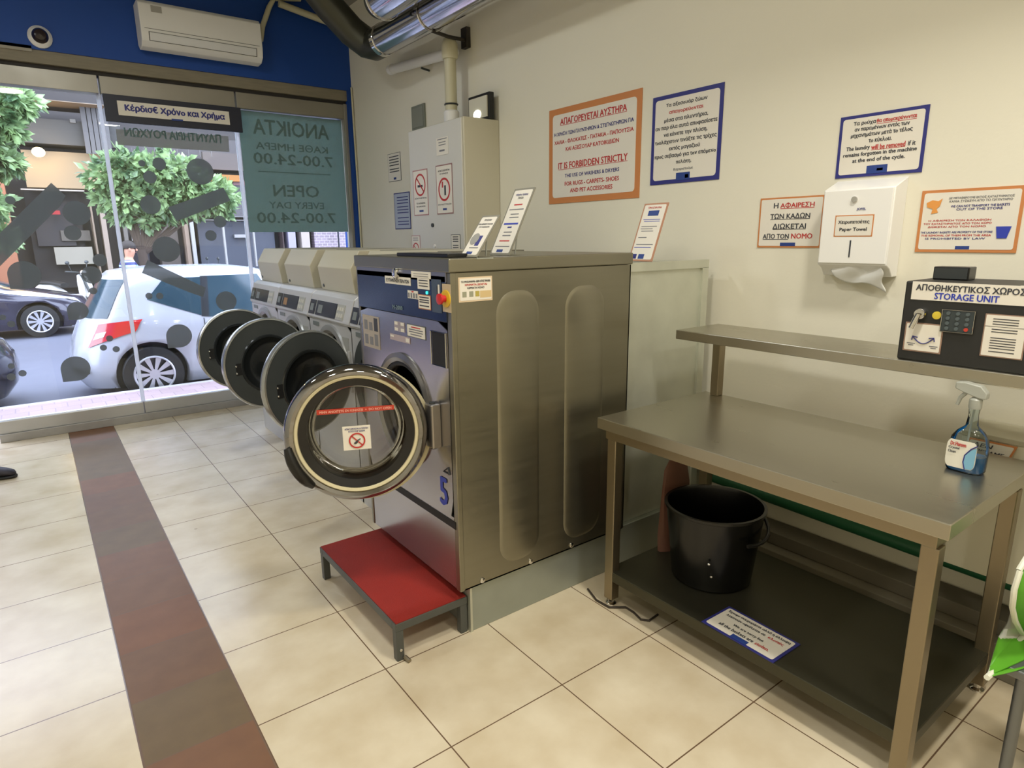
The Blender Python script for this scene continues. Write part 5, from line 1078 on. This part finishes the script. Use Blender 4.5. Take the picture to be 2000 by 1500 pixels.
# scooters -------------------------------------------------------------------------
def scooter(label, x, y, rz, col):
    t = thing('scooter', label, 'scooter', (x, y, G+.12), rz); m_ = mat('scooter_'+str(col[0]), col, .25, coat=.6)
    for wx1 in (-.6, .62): M().torus((wx1, 0, .24), (0, 1, 0), .19, .05, 28, 10).build('wheel', rubber, t, local=True)
    M().rings([[(x_, w_*c, z_+h_*s) for c, s in [(math.cos(p), math.sin(p)) for p in [2*PI*k/14 for k in range(14)]]] for x_, w_, z_, h_ in ((-.85, .05, .62, .05), (-.7, .15, .6, .14), (-.4, .17, .52, .2), (-.15, .13, .42, .16), (.05, .14, .3, .07), (.3, .14, .3, .06))]).build('body', m_, t, local=True)
    M().rings([[(x_, w_*c, z_+.03*s) for c, s in [(math.cos(p), math.sin(p)) for p in [2*PI*k/14 for k in range(14)]]] for x_, w_, z_ in ((.42, .18, .3), (.45, .22, .5), (.42, .2, .75), (.36, .12, .92))]).build('leg_shield', m_, t, local=True)
    M().ball((.62, 0, .46), .2, .09, .09).build('front_mudguard', m_, t, local=True)
    M().tube([(.62, 0, .24), (.5, 0, .6), (.36, 0, .98)], .03).build('steering_column', darkgr, t, local=True)
    M().tube([(.28, -.33, 1.02), (.34, -.15, 1.0), (.36, 0, .98), (.34, .15, 1.0), (.28, .33, 1.02)], .017).build('handlebar', darkgr, t, local=True)
    M().ball((.44, 0, .98), .07, .09, .07).build('headlight', chrome, t, local=True)
    M().rings([[(x_, .12*c, z_+.05*s) for c, s in [(math.cos(p), math.sin(p)) for p in [2*PI*k/12 for k in range(12)]]] for x_, z_ in ((-.75, .76), (-.4, .76), (-.1, .7))]).build('seat', rubber, t, local=True)
    for s in (-1, 1):
        M().tube([(.33, s*.2, 1.0), (.32, s*.26, 1.18)], .007).build('mirror_stem', darkgr, t, local=True); M().ball((.31, s*.27, 1.21), .02, .06, .04).build('mirror', darkgr, t, local=True)
    return t
p = aty(128, 520, 17.9); scooter('pale grey scooter parked on the far pavement under the lamp', p.x, 17.9, -.8, (206, 204, 200))
p = aty(392, 505, 17.9); scooter('dark scooter parked on the far pavement by the grey shutter', p.x, 17.9, .3, (30, 36, 46))

# person standing in the road ----------------------------------------------------
PYY = 12.6; p = aty(246, 480, PYY); px = p.x
pe = thing('person', 'person in blue shirt with pale stripes standing beyond the white car roof', 'person', (px, PYY, G))
V_ = lambda a, b, c: (px+a, PYY+b, G+c)
skinm = mat('skin', (170, 124, 100), .6)
verts = [V_(0, 0, .95), V_(0, 0, 1.12), V_(0, 0, 1.32), V_(.01, 0, 1.43), V_(.02, 0, 1.51), V_(.04, 0, 1.60), V_(.05, 0, 1.70),
         V_(-.02, .17, 1.41), V_(.0, .24, 1.15), V_(.20, .22, 1.12), V_(.30, .20, 1.16), V_(.0, -.17, 1.41), V_(.06, -.24, 1.17), V_(.26, -.22, 1.20), V_(.36, -.20, 1.26),
         V_(0, .09, .90), V_(.02, .11, .50), V_(-.01, .12, .09), V_(.14, .13, .035), V_(0, -.09, .90), V_(.05, -.11, .50), V_(.02, -.12, .09), V_(.17, -.13, .035)]
edg = [(0, 1), (1, 2), (2, 3), (3, 4), (4, 5), (5, 6), (3, 7), (7, 8), (8, 9), (9, 10), (3, 11), (11, 12), (12, 13), (13, 14), (0, 15), (15, 16), (16, 17), (17, 18), (0, 19), (19, 20), (20, 21), (21, 22)]
rad = [.14, .13, .15, .10, .055, .095, .085, .06, .045, .034, .036, .06, .045, .034, .036, .09, .062, .042, .035, .09, .062, .042, .035]
skin('body', skinm, verts, edg, rad, pe)
def stripe_mat():
    m = bpy.data.materials.new('striped_shirt'); m.use_nodes = True; n = m.node_tree.nodes; L = m.node_tree.links; tc = n.new('ShaderNodeTexCoord'); mp = n.new('ShaderNodeMapping'); wv = n.new('ShaderNodeTexWave'); wv.bands_direction = 'Z'; wv.inputs['Scale'].default_value = 4.2; wv.inputs['Distortion'].default_value = .3
    cr = n.new('ShaderNodeValToRGB'); cr.color_ramp.interpolation = 'CONSTANT'; cr.color_ramp.elements[0].color = lin((34, 40, 96)); cr.color_ramp.elements[1].color = lin((150, 190, 220)); cr.color_ramp.elements[1].position = .72
    L.new(tc.outputs['Object'], wv.inputs['Vector']); L.new(wv.outputs[0], cr.inputs[0]); L.new(cr.outputs[0], n['Principled BSDF'].inputs['Base Color']); return m
sv = [V_(0, 0, .96), V_(0, 0, 1.12), V_(0, 0, 1.32), V_(.0, 0, 1.42), V_(.01, 0, 1.47), V_(-.02, .18, 1.41), V_(-.01, .24, 1.22), V_(.0, -.18, 1.41), V_(.04, -.24, 1.24)]
skin('shirt', stripe_mat(), sv, [(0, 1), (1, 2), (2, 3), (3, 4), (3, 5), (5, 6), (3, 7), (7, 8)], [.165, .155, .175, .12, .07, .085, .07, .085, .07], pe)
tv = [V_(0, 0, .97), V_(0, .09, .90), V_(.02, .11, .50), V_(-.01, .12, .12), V_(0, -.09, .90), V_(.05, -.11, .50), V_(.02, -.12, .12)]
skin('trousers', mat('dark_trousers', (34, 36, 46), .8), tv, [(0, 1), (1, 2), (2, 3), (0, 4), (4, 5), (5, 6)], [.16, .115, .08, .065, .115, .08, .065], pe)
M().ball(V_(.03, 0, 1.70), .115, .098, .10, t0=PI*.40).build('hair', mat('dark_hair', (34, 26, 22), .7), pe)
q = M(); q.ball(V_(.145, 0, 1.64), .018, .012, .022); q.build('nose', skinm, pe)
for s_ in (-1, 1): M().ball(V_(.125, s_*.035, 1.665), .008, .012, .008).build('eye', mat('dark_eyes', (30, 24, 22), .3), pe)
for s_ in (-1, 1): M().ball(V_(.035, s_*.095, 1.645), .018, .010, .028).build('ear', skinm, pe)
M().ball(V_(.128, 0, 1.60), .01, .024, .006).build('mouth', mat('lips', (150, 90, 80), .5), pe)
# hands: palm, five fingers each, relaxed and slightly curled
for k_, hand in enumerate((V_(.33, .195, 1.175), V_(.39, -.195, 1.28))):
    h_ = Vector(hand); sd = -1 if k_ else 1
    hv = [h_-Vector((.03, 0, .01)), h_+Vector((.02, 0, .0)), h_+Vector((.05, 0, .005))]; he = [(0, 1), (1, 2)]; hr = [.026, .034, .03]
    for q_ in range(4):
        L_ = (.062, .072, .068, .052)[q_]; o_ = (q_-1.5)*.019; b_ = len(hv)
        hv += [h_+Vector((.06, o_, .005)), h_+Vector((.06+L_*.55, o_*1.15, .0)), h_+Vector((.06+L_*.95, o_*1.2, -.02))]; he += [(2, b_), (b_, b_+1), (b_+1, b_+2)]; hr += [.010, .009, .008]
    b_ = len(hv); hv += [h_+Vector((.025, -sd*.045, .01)), h_+Vector((.055, -sd*.062, .0))]; he += [(0, b_), (b_, b_+1)]; hr += [.012, .010]
    skin('hand', skinm, hv, he, hr, pe, sub=1)
bpy.context.view_layer.update()
